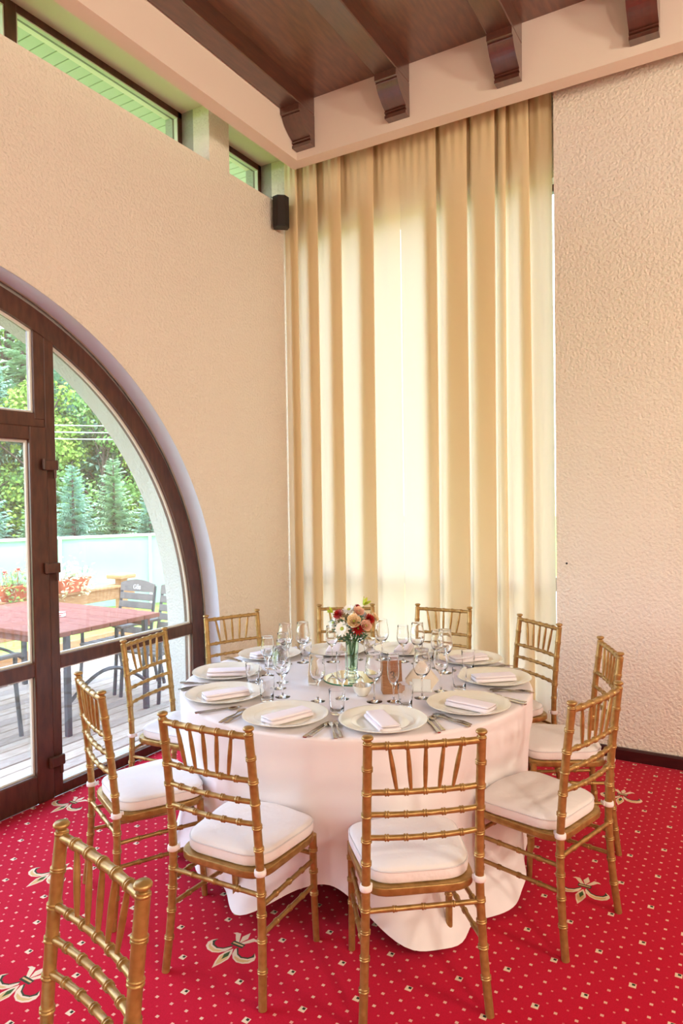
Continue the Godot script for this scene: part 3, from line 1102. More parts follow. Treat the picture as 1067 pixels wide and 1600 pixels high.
func make_chair(label: String, at: Vector3, turn: float) -> Node3D:
	var t := thing("banquet_chair", label, "chair", at, turn, "gold chairs with white cushions")
	var b := MB.new()
	for sd in [-1.0, 1.0]:
		b = MB.new()
		ringed(b, PackedVector3Array([Vector3(0.212 * sd, 0, -0.018), Vector3(0.200 * sd, 0.2, -0.040), Vector3(0.191 * sd, 0.44, -0.048), Vector3(0.188 * sd, 0.69, -0.030), Vector3(0.1865 * sd, 0.938, 0)]), 0.0145, 0.0155, [0.13, 0.235, 0.325, 0.40, 0.565, 0.648, 0.738, 0.818, 0.905], 0.0032, 12)
		var post := put(b, "back_post", M.gold_paint, t)
		b = MB.new()
		b.lathe([Vector2(0, 0), Vector2(0.0165, 0), Vector2(0.0165, 0.005), Vector2(0.011, 0.008), Vector2(0.011, 0.013), Vector2(0.0185, 0.019), Vector2(0.0195, 0.024), Vector2(0.0155, 0.029), Vector2(0, 0.031)], 16, Vector3(0.1865 * sd, 0.930, -0.001))
		put(b, "finial", M.gold_paint, post)
		b = MB.new()
		ringed(b, PackedVector3Array([Vector3(0.190 * sd, 0, -0.418), Vector3(0.188 * sd, 0.2, -0.409), Vector3(0.188 * sd, 0.42, -0.405)]), 0.0125, 0.0155, [0.45, 0.66, 0.86], 0.0032, 12)
		put(b, "leg", M.gold_paint, t)
	# bowed back rails
	var k := 0
	for r in [[0.925, 0.0115, -0.002, 0.010], [0.769, 0.0095, -0.022, 0.014], [0.694, 0.0090, -0.030, 0.016], [0.616, 0.0090, -0.037, 0.018]]:
		b = MB.new()
		var path := PackedVector3Array()
		for i in 9:
			var x := lerpf(-0.187, 0.187, i / 8.0)
			path.append(Vector3(x, r[0], r[2] + r[3] * (1.0 - pow(x / 0.187, 2.0))))
		ringed(b, path, r[1], r[1], [0.17, 0.335, 0.5, 0.665, 0.83], 0.0030, 10)
		put(b, "top_rail" if k == 0 else "back_rail", M.gold_paint, t)
		k += 1
	for i in 5:
		b = MB.new()
		var xt := -0.118 + 0.059 * i
		var xb := xt * 0.78
		var zt := -0.002 + 0.010 * (1.0 - pow(xt / 0.187, 2.0))
		var zb := -0.022 + 0.014 * (1.0 - pow(xb / 0.187, 2.0))
		var pts := PackedVector3Array()
		var rad := PackedFloat32Array()
		for j in 9:
			var s := j / 8.0
			pts.append(Vector3(xb, 0.772, zb).lerp(Vector3(xt, 0.921, zt), s))
			rad.append(0.0052 + 0.0030 * sin(PI * s))
		b.tube(pts, rad, 8)
		put(b, "spindle", M.gold_paint, t)
	# seat frame and stretchers
	b = MB.new()
	var ol := seat_outline(0.212, 0.186, -0.430, -0.052, 0.085)
	loft(b, ol, Vector2(0, -0.24), [[0.0, 0.404], [0.97, 0.404], [1.0, 0.410], [1.0, 0.430], [0.98, 0.435], [0.0, 0.435]])
	put(b, "seat_frame", M.gold_paint, t)
	for s in [[Vector3(-0.194, 0.370, -0.046), Vector3(0.194, 0.370, -0.046)], [Vector3(-0.188, 0.345, -0.406), Vector3(0.188, 0.345, -0.406)], [Vector3(-0.195, 0.335, -0.045), Vector3(-0.188, 0.320, -0.407)], [Vector3(0.195, 0.335, -0.045), Vector3(0.188, 0.320, -0.407)], [Vector3(-0.199, 0.240, -0.041), Vector3(-0.188, 0.222, -0.409)], [Vector3(0.199, 0.240, -0.041), Vector3(0.188, 0.222, -0.409)]]:
		b = MB.new()
		ringed(b, PackedVector3Array([s[0], s[0].lerp(s[1], 0.5), s[1]]), 0.0085, 0.0085, [0.25, 0.5, 0.75], 0.0028, 8)
		put(b, "stretcher", M.gold_paint, t)
	# cushion tied to the posts
	b = MB.new()
	ol = seat_outline(0.214, 0.176, -0.438, -0.068, 0.10)
	loft(b, ol, Vector2(0, -0.25), [[0.0, 0.4355], [0.965, 0.4355], [0.992, 0.442], [1.0, 0.456], [0.994, 0.472], [0.972, 0.482], [0.90, 0.489], [0.7, 0.494], [0.4, 0.496], [0.0, 0.497]])
	var cu := put(b, "cushion", M.cushion_cloth, t)
	b = MB.new()
	var pipe := PackedVector3Array()
	var pr := PackedFloat32Array()
	for i in ol.size() + 1:
		var p := ol[i % ol.size()]
		pipe.append(Vector3(p.x * 0.990, 0.476, -0.25 + (p.y + 0.25) * 0.990))
		pr.append(0.0028)
	b.tube(pipe, pr, 6, false)
	put(b, "piping", M.piping_cloth, cu)
	for sd in [-1.0, 1.0]:
		b = MB.new()
		b.lathe([Vector2(0.0150, 0), Vector2(0.0205, 0.002), Vector2(0.0212, 0.010), Vector2(0.0200, 0.019), Vector2(0.0150, 0.021)], 14, Vector3(0.191 * sd, 0.438, -0.0475))
		b.box(Vector3(0.178 * sd, 0.449, -0.066), Vector3(0.030, 0.016, 0.006), Basis(Vector3.UP, 0.9 * sd), 0.002)
		put(b, "tie", M.cushion_cloth, cu)
	return t

# [x, z of the middle between the finials, azimuth its back turns to, label]
const CHAIRS := [
		[1.714, 2.918, 2.6, "gold bamboo-style chair with white cushion, between the lone chair and the set table"],
		[2.438, 2.688, 37.7, "gold bamboo-style chair with white cushion standing over the cloth corner spread on the carpet"],
		[2.827, 1.950, 73.5, "gold bamboo-style chair with cushion, beside the chair at the skirting board"],
		[2.731, 1.060, 113.5, "gold bamboo-style chair with cushion standing next to the bare wall and skirting board"],
		[2.234, 0.506, 142.4, "gold bamboo-style chair at the curtain edge next to the bare plaster wall"],
		[1.526, 0.284, -177.0, "gold bamboo-style chair before the middle of the curtains, right behind the wine glasses"],
		[0.892, 0.522, -150.3, "gold bamboo-style chair before the curtains, directly behind the flower bouquet"],
		[0.378, 1.139, -114.0, "gold bamboo-style chair against the wall between arched door and curtains"],
		[0.391, 1.922, -80.5, "gold bamboo-style chair with white cushion standing in front of the arched door glass"],
		[0.946, 2.764, -25.4, "gold bamboo-style chair with white cushion, beside the fleur-de-lis at the door sill"],
		[2.109, 3.698, 166.1, "lone gold bamboo-style chair standing away from the set table"]]

func chairs() -> void:
	var list := CHAIRS
	var first: Node3D
	for i in list.size():
		var c: Array = list[i]
		if i == 0:
			first = make_chair(c[3], Vector3(c[0], 0, c[1]), deg_to_rad(c[2]))
		else:
			copy(first, "banquet_chair", Vector3(c[0], 0, c[1]), deg_to_rad(c[2]), c[3])

# ------------------------------------------------------------------ place settings
const SEATS := ["the seat facing the lone chair", "the seat above the spread cloth corner", "the seat beside the skirting-board chair", "the seat by the skirting board", "the seat at the curtains' bare-wall edge", "the seat before the middle of the curtains", "the seat behind the bouquet", "the seat between arched door and curtains", "the seat before the arched door glass", "the seat near the door-sill fleur-de-lis"]
const SEAT_AZ := [4.0, 38.0, 75.0, 115.0, 148.0, 183.0, 220.0, 254.0, 290.0, 325.0]

func seat_near(x: float, z: float) -> String:
	var az := rad_to_deg(atan2(x - TABLE.x, z - TABLE.z))
	var best := 0
	for i in 10:
		if absf(fposmod(az - SEAT_AZ[i] + 180.0, 360.0) - 180.0) < absf(fposmod(az - SEAT_AZ[best] + 180.0, 360.0) - 180.0):
			best = i
	return SEATS[best]

func place_settings() -> void:
	# plate centres, napkin centre and long-axis azimuth, seat azimuth
	var list := [
		[1.636, 2.324, 1.665, 2.350, 160.0, 4.0], [2.031, 2.191, 2.045, 2.225, 46.0, 38.0], [2.265, 1.820, 2.285, 1.850, 80.0, 75.0], [2.227, 1.344, 2.232, 1.370, 130.0, 115.0], [1.975, 1.011, 1.980, 1.035, 140.0, 148.0],
		[1.554, 0.968, 1.560, 0.990, -165.0, 183.0], [1.196, 1.168, 1.200, 1.190, -155.0, 220.0], [0.900, 1.434, 0.905, 1.450, 160.0, 254.0], [0.946, 1.874, 0.970, 1.900, 125.0, 290.0], [1.199, 2.198, 1.225, 2.220, 148.0, 325.0]]
	var y := 0.7815
	var prof := []
	for p in [[0, 0.000], [0.105, 0.000], [0.108, 0.003], [0.120, 0.006], [0.150, 0.013], [0.178, 0.0195], [0.1835, 0.0212], [0.1825, 0.0232], [0.172, 0.0215], [0.150, 0.0165], [0.124, 0.0100], [0.112, 0.0060], [0.104, 0.0050], [0, 0.0045]]:
		prof.append(Vector2(p[0], p[1]))
	var b := MB.new()
	b.lathe(prof, 56)
	var plate := b.mesh()
	b = MB.new()
	b.lathe([Vector2(0.1285, 0.0118), Vector2(0.1300, 0.0130), Vector2(0.1316, 0.0124)], 48, Vector3.ZERO, Basis.IDENTITY, false)
	var rim := b.mesh()
	# folded napkin: flattened roll and an overlapping flap
	b = MB.new()
	napkin_layer(b, 0.205, 0.090, 0.0, 0.020, 0.0)
	var nap := b.mesh()
	b = MB.new()
	napkin_layer(b, 0.203, 0.078, 0.0195, 0.030, 0.003)
	var flap := b.mesh()
	var fork := fork_mesh()
	var knife_blade := knife_mesh()
	var spoon := spoon_mesh()
	for i in list.size():
		var s: Array = list[i]
		var o := thing("dinner_plate", "large glossy white plate laid at " + SEATS[i], "plate", Vector3(s[0], y, s[1]), 0.0, "plates on the round table")
		put_mesh(plate, "dish", M.china, o)
		put_mesh(rim, "rim_line", M.china, o)
		var nk := thing("folded_napkin", "white folded napkin on the plate at " + SEATS[i], "napkin", Vector3(s[2], y + 0.0062, s[3]), deg_to_rad(s[4]), "napkins on the plates")
		put_mesh(nap, "roll", M.napkin_linen, nk)
		put_mesh(flap, "flap", M.napkin_linen, nk)
		var az := deg_to_rad(s[5])
		var out := Vector3(sin(az), 0, cos(az))
		var rt := Vector3(cos(az), 0, -sin(az))   # the diner's right
		az = atan2(s[0] - TABLE.x, s[1] - TABLE.z)
		out = Vector3(sin(az), 0, cos(az))
		rt = Vector3(cos(az), 0, -sin(az))
		# handles point to the diner
		var j := 0
		for q in [[-0.193, fork, "fork"], [-0.215, fork, "fork"], [0.193, knife_blade, "table_knife"], [0.214, spoon, "spoon"]]:
			var at: Vector3 = Vector3(TABLE.x, y, TABLE.z) + out * ([0.752, 0.762, 0.758, 0.765][j]) + rt * q[0]
			j += 1
			var lab: String = {"fork": "inner steel fork laid at " if q[0] > -0.2 else "outer steel fork laid at ", "table_knife": "steel table knife laid at ", "spoon": "steel spoon laid at "}[q[2]] + SEATS[i]
			var piece := put_mesh(q[1], q[2], M.steel)
			piece.position = at
			piece.rotation.y = az
			piece.scale = Vector3.ONE * 0.9
			tag(piece, lab, q[2].replace("table_", ""), {"fork": "forks on the round table", "table_knife": "knives on the round table", "spoon": "spoons on the round table"}[q[2]])

func napkin_layer(b: MB, len_: float, w: float, y0: float, y1: float, off: float) -> void:
	var first := b.ix.size()
	var rows := []
	var n := 20
	for z in [[-0.5, 0.0], [-0.5, 1.0], [-0.3, 1.03], [0.0, 1.0], [0.3, 0.97], [0.5, 1.0], [0.5, 0.0]]:
		var row := PackedVector3Array()
		for i in n:
			var a := TAU * i / n
			var ca := cos(a)
			var sa := sin(a)
			var x := signf(ca) * pow(absf(ca), 0.45) * w * 0.5
			var yy := signf(sa) * pow(absf(sa), 0.6) * 0.5 + 0.5
			row.append(Vector3(x * z[1] + off, lerpf(lerpf(y0, y1, 0.5), lerpf(y0, y1, yy), 1.0 if z[1] > 0.0 else 0.0), z[0] * len_))
		rows.append(row)
	b.grid(rows, true)
	b.outward(first)

func bend(b: MB, f: Callable) -> void:
	for i in b.v.size():
		b.v[i] += Vector3(0, f.call(b.v[i].z), 0)

func fork_mesh() -> ArrayMesh:
	# tines towards -z, handle towards +z
	var b := MB.new()
	var flat := Basis(Vector3(1, 0, 0), Vector3(0, 0, 1), Vector3(0, 1, 0))
	var p := PackedVector2Array([Vector2(-0.010, 0.105), Vector2(-0.008, 0.108), Vector2(0.008, 0.108), Vector2(0.010, 0.105), Vector2(0.0075, 0.06), Vector2(0.0035, -0.01), Vector2(0.0035, -0.03), Vector2(0.0110, -0.050)])
	for k in 4:
		var x := 0.0110 - k * 0.00587
		p.append_array(PackedVector2Array([Vector2(x, -0.066), Vector2(x - 0.0008, -0.106), Vector2(x - 0.0036, -0.106), Vector2(x - 0.0044, -0.066)]))
	p.append_array(PackedVector2Array([Vector2(-0.0110, -0.050), Vector2(-0.0035, -0.03), Vector2(-0.0035, -0.01), Vector2(-0.0075, 0.06)]))
	b.prism(p, 0.0022, Vector3.ZERO, flat)
	bend(b, func(z: float) -> float: return 0.0005 + (0.010 * sin(clampf((-z - 0.0) / 0.05, 0, 1) * PI * 0.5) * (1.0 - smoothstep(0.07, 0.11, -z) * 0.6) if z < 0 else 0.006 * sin(z / 0.108 * PI)))
	return b.mesh()

func knife_mesh() -> ArrayMesh:
	var b := MB.new()
	var flat := Basis(Vector3(1, 0, 0), Vector3(0, 0, 1), Vector3(0, 1, 0))
	b.prism(PackedVector2Array([Vector2(-0.0095, 0.120), Vector2(-0.007, 0.124), Vector2(0.007, 0.124), Vector2(0.0095, 0.120), Vector2(0.0065, 0.02), Vector2(-0.0065, 0.02)]), 0.0055, Vector3(0, 0.0005, 0), flat)
	b.prism(PackedVector2Array([Vector2(-0.0065, 0.021), Vector2(0.0065, 0.021), Vector2(0.0075, -0.06), Vector2(0.0060, -0.095), Vector2(0.0010, -0.112), Vector2(-0.0040, -0.105), Vector2(-0.0105, -0.07), Vector2(-0.0100, -0.01)]), 0.0018, Vector3(0, 0.0022, 0), flat)
	return b.mesh()

func spoon_mesh() -> ArrayMesh:
	var b := MB.new()
	var flat := Basis(Vector3(1, 0, 0), Vector3(0, 0, 1), Vector3(0, 1, 0))
	b.prism(PackedVector2Array([Vector2(-0.010, 0.100), Vector2(-0.008, 0.103), Vector2(0.008, 0.103), Vector2(0.010, 0.100), Vector2(0.0075, 0.06), Vector2(0.0035, -0.01), Vector2(0.0035, -0.04), Vector2(-0.0035, -0.04), Vector2(-0.0035, -0.01), Vector2(-0.0075, 0.06)]), 0.0022, Vector3(0, 0.0062, 0), flat)
	var first := b.ix.size()
	var rows := []
	for l in [[1.0, 0.0085], [0.75, 0.0030], [0.35, 0.0008], [0.0, 0.0005], [0.0, 0.0018], [0.35, 0.0022], [0.74, 0.0045], [0.97, 0.0092], [1.0, 0.0085]]:
		var row := PackedVector3Array()
		for i in 24:
			var a := TAU * i / 24
			row.append(Vector3(cos(a) * 0.019 * l[0] * (1.0 - 0.12 * sin(a)), l[1], -0.067 + sin(a) * 0.031 * l[0]))
		rows.append(row)
	b.grid(rows, true)
	b.outward(first)
	return b.mesh()

# ------------------------------------------------------------------ glasses
func stem_profile(h: float, rb: float, bowl: float, rim: float, foot: float) -> Array:
	# outside up from the foot, inside down again
	var p := [Vector2(0, 0.0), Vector2(foot, 0.0), Vector2(foot, 0.0016), Vector2(foot * 0.55, 0.0045), Vector2(0.0055, 0.010), Vector2(0.0038, 0.025), Vector2(0.0036, bowl - 0.02), Vector2(0.0055, bowl - 0.006)]
	var n := 11
	for i in n:
		var t := (i + 1) / float(n)
		var y := lerpf(bowl, h, t)
		p.append(Vector2(bowl_r(t, rb, rim), y))
	for i in n:
		var t := 1.0 - i / float(n)
		var y := lerpf(bowl + 0.003, h, t)
		p.append(Vector2(maxf(bowl_r(t, rb, rim) - 0.0013, 0.0), y + (0.0006 if i == 0 else 0.0)))
	p.append(Vector2(0, bowl + 0.003))
	return p

func bowl_r(t: float, rb: float, rim: float) -> float:
	if t < 0.42:
		return rb * sqrt(1.0 - pow(1.0 - t / 0.42, 2.0)) + 0.001
	return lerpf(rb, rim, smoothstep(0.42, 1.0, t)) + 0.001

func glassware() -> void:
	var kinds := {}
	var b := MB.new()
	b.lathe(stem_profile(0.228, 0.0400, 0.098, 0.0310, 0.036), 32)
	kinds["wine"] = b.mesh()
	b = MB.new()
	b.lathe(stem_profile(0.205, 0.0345, 0.092, 0.0290, 0.033), 32)
	kinds["white"] = b.mesh()
	b = MB.new()
	b.lathe(stem_profile(0.218, 0.0265, 0.075, 0.0255, 0.031), 32)
	kinds["flute"] = b.mesh()
	# faceted tumbler with a thick base
	b = MB.new()
	b.lathe([Vector2(0, 0), Vector2(0.0275, 0), Vector2(0.0295, 0.003), Vector2(0.0310, 0.035), Vector2(0.0335, 0.060), Vector2(0.0338, 0.064), Vector2(0.0360, 0.105), Vector2(0.0352, 0.1058), Vector2(0.0345, 0.105), Vector2(0.0322, 0.064), Vector2(0.0292, 0.035), Vector2(0.0275, 0.014), Vector2(0, 0.012)], 20)
	kinds["tumbler"] = b.mesh()
	var spots := [
		["wine", 1.446, 2.075], ["white", 1.630, 2.057], ["flute", 1.712, 1.975], ["wine", 1.862, 1.943], ["flute", 1.938, 1.900], ["white", 2.066, 1.650], ["wine", 2.030, 1.790], ["wine", 1.521, 1.200],
		["white", 1.152, 1.793], ["wine", 1.095, 1.550], ["white", 1.167, 1.673], ["wine", 1.160, 1.470], ["white", 1.300, 1.385], ["wine", 1.400, 1.275], ["wine", 1.746, 1.205], ["white", 1.655, 1.200], ["wine", 1.955, 1.320], ["white", 1.880, 1.245], ["white", 1.350, 1.965], ["flute", 1.300, 1.870]]
	for s in spots:
		var called: String = {"wine": "wine_glass", "white": "small_wine_glass", "flute": "champagne_flute"}[s[0]]
		var o := put_mesh(kinds[s[0]], called, M.glass)
		o.position = Vector3(s[1], 0.7812, s[2])
		tag(o, {"wine": "large clear wine glass near ", "white": "smaller clear wine glass near ", "flute": "narrow clear champagne flute near "}[s[0]] + seat_near(s[1], s[2]), "glass", {"wine": "large wine glasses", "white": "small wine glasses", "flute": "champagne flutes"}[s[0]])
	for s in [[1.418, 2.158], [1.190, 1.970], [1.800, 2.170], [2.134, 1.583], [2.020, 1.948], [2.045, 1.220], [1.768, 1.115], [1.425, 1.170], [1.115, 1.375], [1.075, 1.668]]:
		var o := put_mesh(kinds["tumbler"], "water_tumbler", M.glass)
		o.position = Vector3(s[0], 0.7812, s[1])
		tag(o, "empty clear water tumbler near " + seat_near(s[0], s[1]), "glass", "water tumblers")

# ------------------------------------------------------------------ middle of the table
func centrepiece() -> void:
	var y := 0.7812
	var t := thing("mirror_plate", "round mirror plate with green glass edge under the vase", "mirror", Vector3(1.572, y, 1.652))
	var b := MB.new()
	b.lathe([Vector2(0, 0), Vector2(0.140, 0), Vector2(0.1405, 0.0025), Vector2(0.140, 0.005), Vector2(0.1385, 0.0055), Vector2(0, 0.0055)], 48)
	put(b, "edge", M.mirror_edge, t)
	b = MB.new()
	b.lathe([Vector2(0, 0.0056), Vector2(0.1385, 0.0056), Vector2(0.1385, 0.0062), Vector2(0, 0.0062)], 48)
	put(b, "mirror_face", M.mirror, t)
	var yv := y + 0.0066
	b = MB.new()
	b.lathe([Vector2(0, 0), Vector2(0.036, 0), Vector2(0.037, 0.004), Vector2(0.026, 0.014), Vector2(0.024, 0.024), Vector2(0.027, 0.05), Vector2(0.031, 0.12), Vector2(0.0345, 0.185), Vector2(0.0335, 0.1862), Vector2(0.0325, 0.185), Vector2(0.029, 0.12), Vector2(0.025, 0.05), Vector2(0.018, 0.034), Vector2(0, 0.03)], 36)
	var vs := put(b, "flower_vase", M.vase_glass)
	vs.position = Vector3(1.572, yv, 1.631)
	tag(vs, "tall clear glass vase holding the bouquet", "vase")
	bouquet(Vector3(1.572, yv, 1.631))
	# sugar bowl with packets
	t = thing("sugar_bowl", "small white china bowl filled with paper sachets", "bowl", Vector3(1.765, y, 1.880))
	b = MB.new()
	b.lathe([Vector2(0, 0), Vector2(0.024, 0), Vector2(0.026, 0.004), Vector2(0.040, 0.022), Vector2(0.0455, 0.045), Vector2(0.0455, 0.048), Vector2(0.043, 0.048), Vector2(0.037, 0.024), Vector2(0.022, 0.008), Vector2(0, 0.007)], 32)
	put(b, "bowl", M.china, t)
	for i in 7:
		b = MB.new()
		b.box(Vector3(rng.randf_range(-0.015, 0.015), 0.040 + rng.randf_range(-0.006, 0.004), rng.randf_range(-0.016, 0.016)), Vector3(0.028, 0.040, 0.004), Basis(Vector3.UP, rng.randf_range(0, PI)) * Basis(Vector3.RIGHT, rng.randf_range(-0.5, 0.5)), 0.0015)
		put(b, "sugar_sachet", M.paper, t)
	# table number on a slanted wooden block
	var yaw := deg_to_rad(36.0)
	t = thing("table_number", "small brown wooden slanted table card with a black number", "table card", Vector3(1.863, y, 1.768), yaw)
	b = MB.new()
	b.prism(PackedVector2Array([Vector2(-0.032, 0), Vector2(0.034, 0), Vector2(0.006, 0.150), Vector2(-0.002, 0.150)]), 0.094, Vector3(-0.047, 0, 0), Basis(Vector3(0, 0, 1), Vector3.UP, Vector3(1, 0, 0)))
	put(b, "block", M.card_wood, t)
	var tm := TextMesh.new()
	tm.text = "3"
	var sf := SystemFont.new()
	sf.font_names = PackedStringArray(["Droid Serif"])
	tm.font = sf
	tm.font_size = 48
	tm.pixel_size = 0.0012
	tm.depth = 0.0012
	var num := put_mesh(tm, "number", M.ink, t)
	num.position = Vector3(0, 0.080, 0.0200)
	num.rotation.x = -atan(0.028 / 0.150)
	# paper napkin stands
	for q in [[1.984, 1.690, 20.0, "triangular stand of paper napkins beside the wooden table number"], [1.440, 1.800, 115.0, "triangular stand of paper napkins between the mirror plate and the wine glasses"]]:
		t = thing("napkin_stand", q[3], "napkin holder", Vector3(q[0], y, q[1]), deg_to_rad(q[2]), "paper napkin stands")
		b = MB.new()
		b.box(Vector3(0, 0.006, 0), Vector3(0.100, 0.012, 0.040), Basis.IDENTITY, 0.003)
		for sz in [-1.0, 1.0]:
			b.box(Vector3(0, 0.035, 0.020 * sz), Vector3(0.088, 0.058, 0.003), Basis.IDENTITY, 0.001)
		put(b, "holder", M.white_paint, t)
		for i in 6:
			b = MB.new()
			var w := 0.080 - 0.002 * (i % 3)
			b.prism(PackedVector2Array([Vector2(-w, 0.056), Vector2(-0.046, 0.013), Vector2(0.046, 0.013), Vector2(w, 0.056), Vector2(0.012, 0.142 - 0.003 * (i % 2)), Vector2(-0.012, 0.142)]), 0.0032, Vector3(0.002 * (i % 2), 0, -0.0155 + i * 0.0050))
			put(b, "paper_napkin", M.paper, t)

func bouquet(o: Vector3) -> void:
	var t := thing("bouquet", "bouquet of white, cream, peach and red flowers with green leaves in the vase", "flowers", o)
	var rt := Vector3(0.862, 0, -0.506)
	var fw := Vector3(0.506, 0, 0.862)   # towards the photographer's side
	# [across, up, towards, kind, size]
	var fl := [[-0.066, 0.325, 0.03, "red", 0.030], [0.028, 0.262, 0.085, "red", 0.033], [0.086, 0.302, 0.045, "red", 0.031], [0.028, 0.352, -0.02, "red", 0.022], [-0.050, 0.262, 0.080, "daisy", 0.036], [-0.014, 0.346, 0.01, "daisy", 0.034], [0.008, 0.296, 0.075, "rose", 0.036], [0.064, 0.272, 0.070, "peach", 0.031], [0.032, 0.335, 0.03, "peach", 0.029], [0.110, 0.300, 0.00, "rose", 0.028], [-0.094, 0.282, 0.02, "daisy", 0.030], [0.060, 0.370, 0.00, "lily", 0.030], [-0.098, 0.332, -0.01, "lily", 0.024], [-0.03, 0.30, -0.07, "rose", 0.032], [0.05, 0.31, -0.07, "daisy", 0.032], [-0.07, 0.29, -0.05, "peach", 0.028]]
	var meshes := {}
	for f in fl:
		var c: Vector3 = rt * f[0] + fw * f[2] + Vector3(0, f[1], 0)
		var dir: Vector3 = (rt * f[0] * 1.0 + fw * (f[2] + 0.02) * 1.3 + Vector3(0, 0.075, 0)).normalized()
		var x := dir.cross(Vector3(0.31, 0.2, 0.9)).normalized()
		var bs := Basis(x, dir, x.cross(dir))
		var kind: String = f[3]
		if not meshes.has(kind):
			meshes[kind] = flower(kind)
		var root := Node3D.new()
		root.name = {"red": "red_chrysanthemum", "daisy": "white_daisy", "rose": "cream_rose", "peach": "peach_rose", "lily": "lime_lily"}[kind]
		t.add_child(root, true)
		root.transform = Transform3D(bs.scaled(Vector3.ONE * f[4] / 0.03), c)
		put_mesh(meshes[kind][0], "petals", M[{"red": "red_petal", "daisy": "white_petal", "rose": "cream_petal", "peach": "peach_petal", "lily": "lime_petal"}[kind]], root)
		put_mesh(meshes[kind][1], "heart", M.flower_heart, root)
	# stems into the vase
	var b := MB.new()
	var i := 0
	for f in fl:
		var c: Vector3 = rt * f[0] + fw * f[2] + Vector3(0, f[1] - 0.008, 0)
		var a := i * 2.4
		var neck := Vector3(c.x, 0, c.z).normalized() * 0.018 + Vector3(0, 0.180, 0)
		var foot := Vector3(cos(a) * 0.011, 0.042 + 0.01 * (i % 3), sin(a) * 0.011)
		b.tube(PackedVector3Array([foot, foot.lerp(neck, 0.5), neck, neck.lerp(c, 0.5) + Vector3(0, 0.012, 0), c]), PackedFloat32Array([0.0019, 0.0019, 0.0019, 0.0017, 0.0015]), 6)
		i += 1
	put(b, "stems", M.stem, t)
	# leaves
	b = MB.new()
	var leaves := []
	for k in 330:
		var a := rng.randf_range(0, TAU)
		var e := rng.randf_range(-0.45, 0.9)
		var rr := rng.randf_range(0.03, 0.098) * (0.75 + 0.25 * e)
		var c := Vector3(cos(a) * rr, 0.225 + e * 0.085, sin(a) * rr)
		var d := (Vector3(cos(a), rng.randf_range(-0.35, 0.9), sin(a))).normalized()
		leaf_blade(b, c, d, rng.randf_range(0.022, 0.045), rng.randf_range(0.005, 0.010))
	put(b, "foliage", M.leaf, t).set_meta("kind", "stuff")

func leaf_blade(b: MB, c: Vector3, d: Vector3, l: float, w: float) -> void:
	var s := d.cross(Vector3.UP + Vector3(rng.randf_range(-0.6, 0.6), 0, rng.randf_range(-0.6, 0.6))).normalized()
	var up := s.cross(d)
	var m := c + d * l * 0.45 + up * w * 0.3
	var e := c + d * l - up * l * 0.12
	b.tri(c, m + s * w, m - up * w * 0.3)
	b.tri(c, m - up * w * 0.3, m - s * w)
	b.tri(m + s * w, e, m - up * w * 0.3)
	b.tri(m - up * w * 0.3, e, m - s * w)

func petal(b: MB, yaw: float, tilt: float, l: float, w: float, curl: float, y0 := 0.0, r0 := 0.003) -> void:
	var rows := []
	for j in 6:
		var t := j / 5.0
		var row := PackedVector3Array()
		var a := tilt + curl * t
		var p := Vector3(r0 + l * t * cos(tilt + curl * t * 0.5), y0 + l * t * sin(tilt + curl * t * 0.5), 0)
		var ww := w * sin(PI * (0.12 + 0.80 * t))
		for i in 5:
			var u := i / 4.0 * 2.0 - 1.0
			row.append(p.rotated(Vector3.UP, yaw) + Vector3(-sin(a) * 0.22 * ww * u * u * -1.0, cos(a) * 0.22 * ww * u * u, ww * u).rotated(Vector3.UP, yaw))
		rows.append(row)
	b.grid(rows)

func flower(kind: String) -> Array:
	var b := MB.new()
	var h := MB.new()
	match kind:
		"red":
			for ring in 4:
				for k in 14:
					petal(b, TAU * (k + 0.5 * ring) / 14.0, 0.05 + 0.36 * ring, 0.031 - 0.004 * ring, 0.0036, 0.25, 0.002 * ring)
			h.ball(Vector3(0, 0.006, 0), Vector3(0.005, 0.004, 0.005), 8, 5)
		"daisy":
			for ring in 3:
				for k in 13:
					petal(b, TAU * (k + 0.5 * ring) / 13.0, 0.08 + 0.22 * ring, 0.032 - 0.005 * ring, 0.0060, -0.1, 0.001 * ring)
			h.ball(Vector3(0, 0.004, 0), Vector3(0.009, 0.005, 0.009), 12, 6)
		"lily":
			for k in 6:
				petal(b, TAU * k / 6.0, 1.15, 0.042, 0.0085, -0.35)
			h.ball(Vector3(0, 0.004, 0), Vector3(0.004, 0.006, 0.004), 8, 5)
		_:
			for ring in 4:
				for k in 6:
					petal(b, TAU * (k + 0.5 * ring) / 6.0, 0.35 + 0.30 * ring, 0.032 - 0.003 * ring, 0.0165 - 0.002 * ring, 0.55 - 0.1 * ring, 0.0, 0.004)
			h.ball(Vector3(0, 0.010, 0), Vector3(0.0055, 0.007, 0.0055), 8, 5)
	return [b.mesh(), h.mesh()]

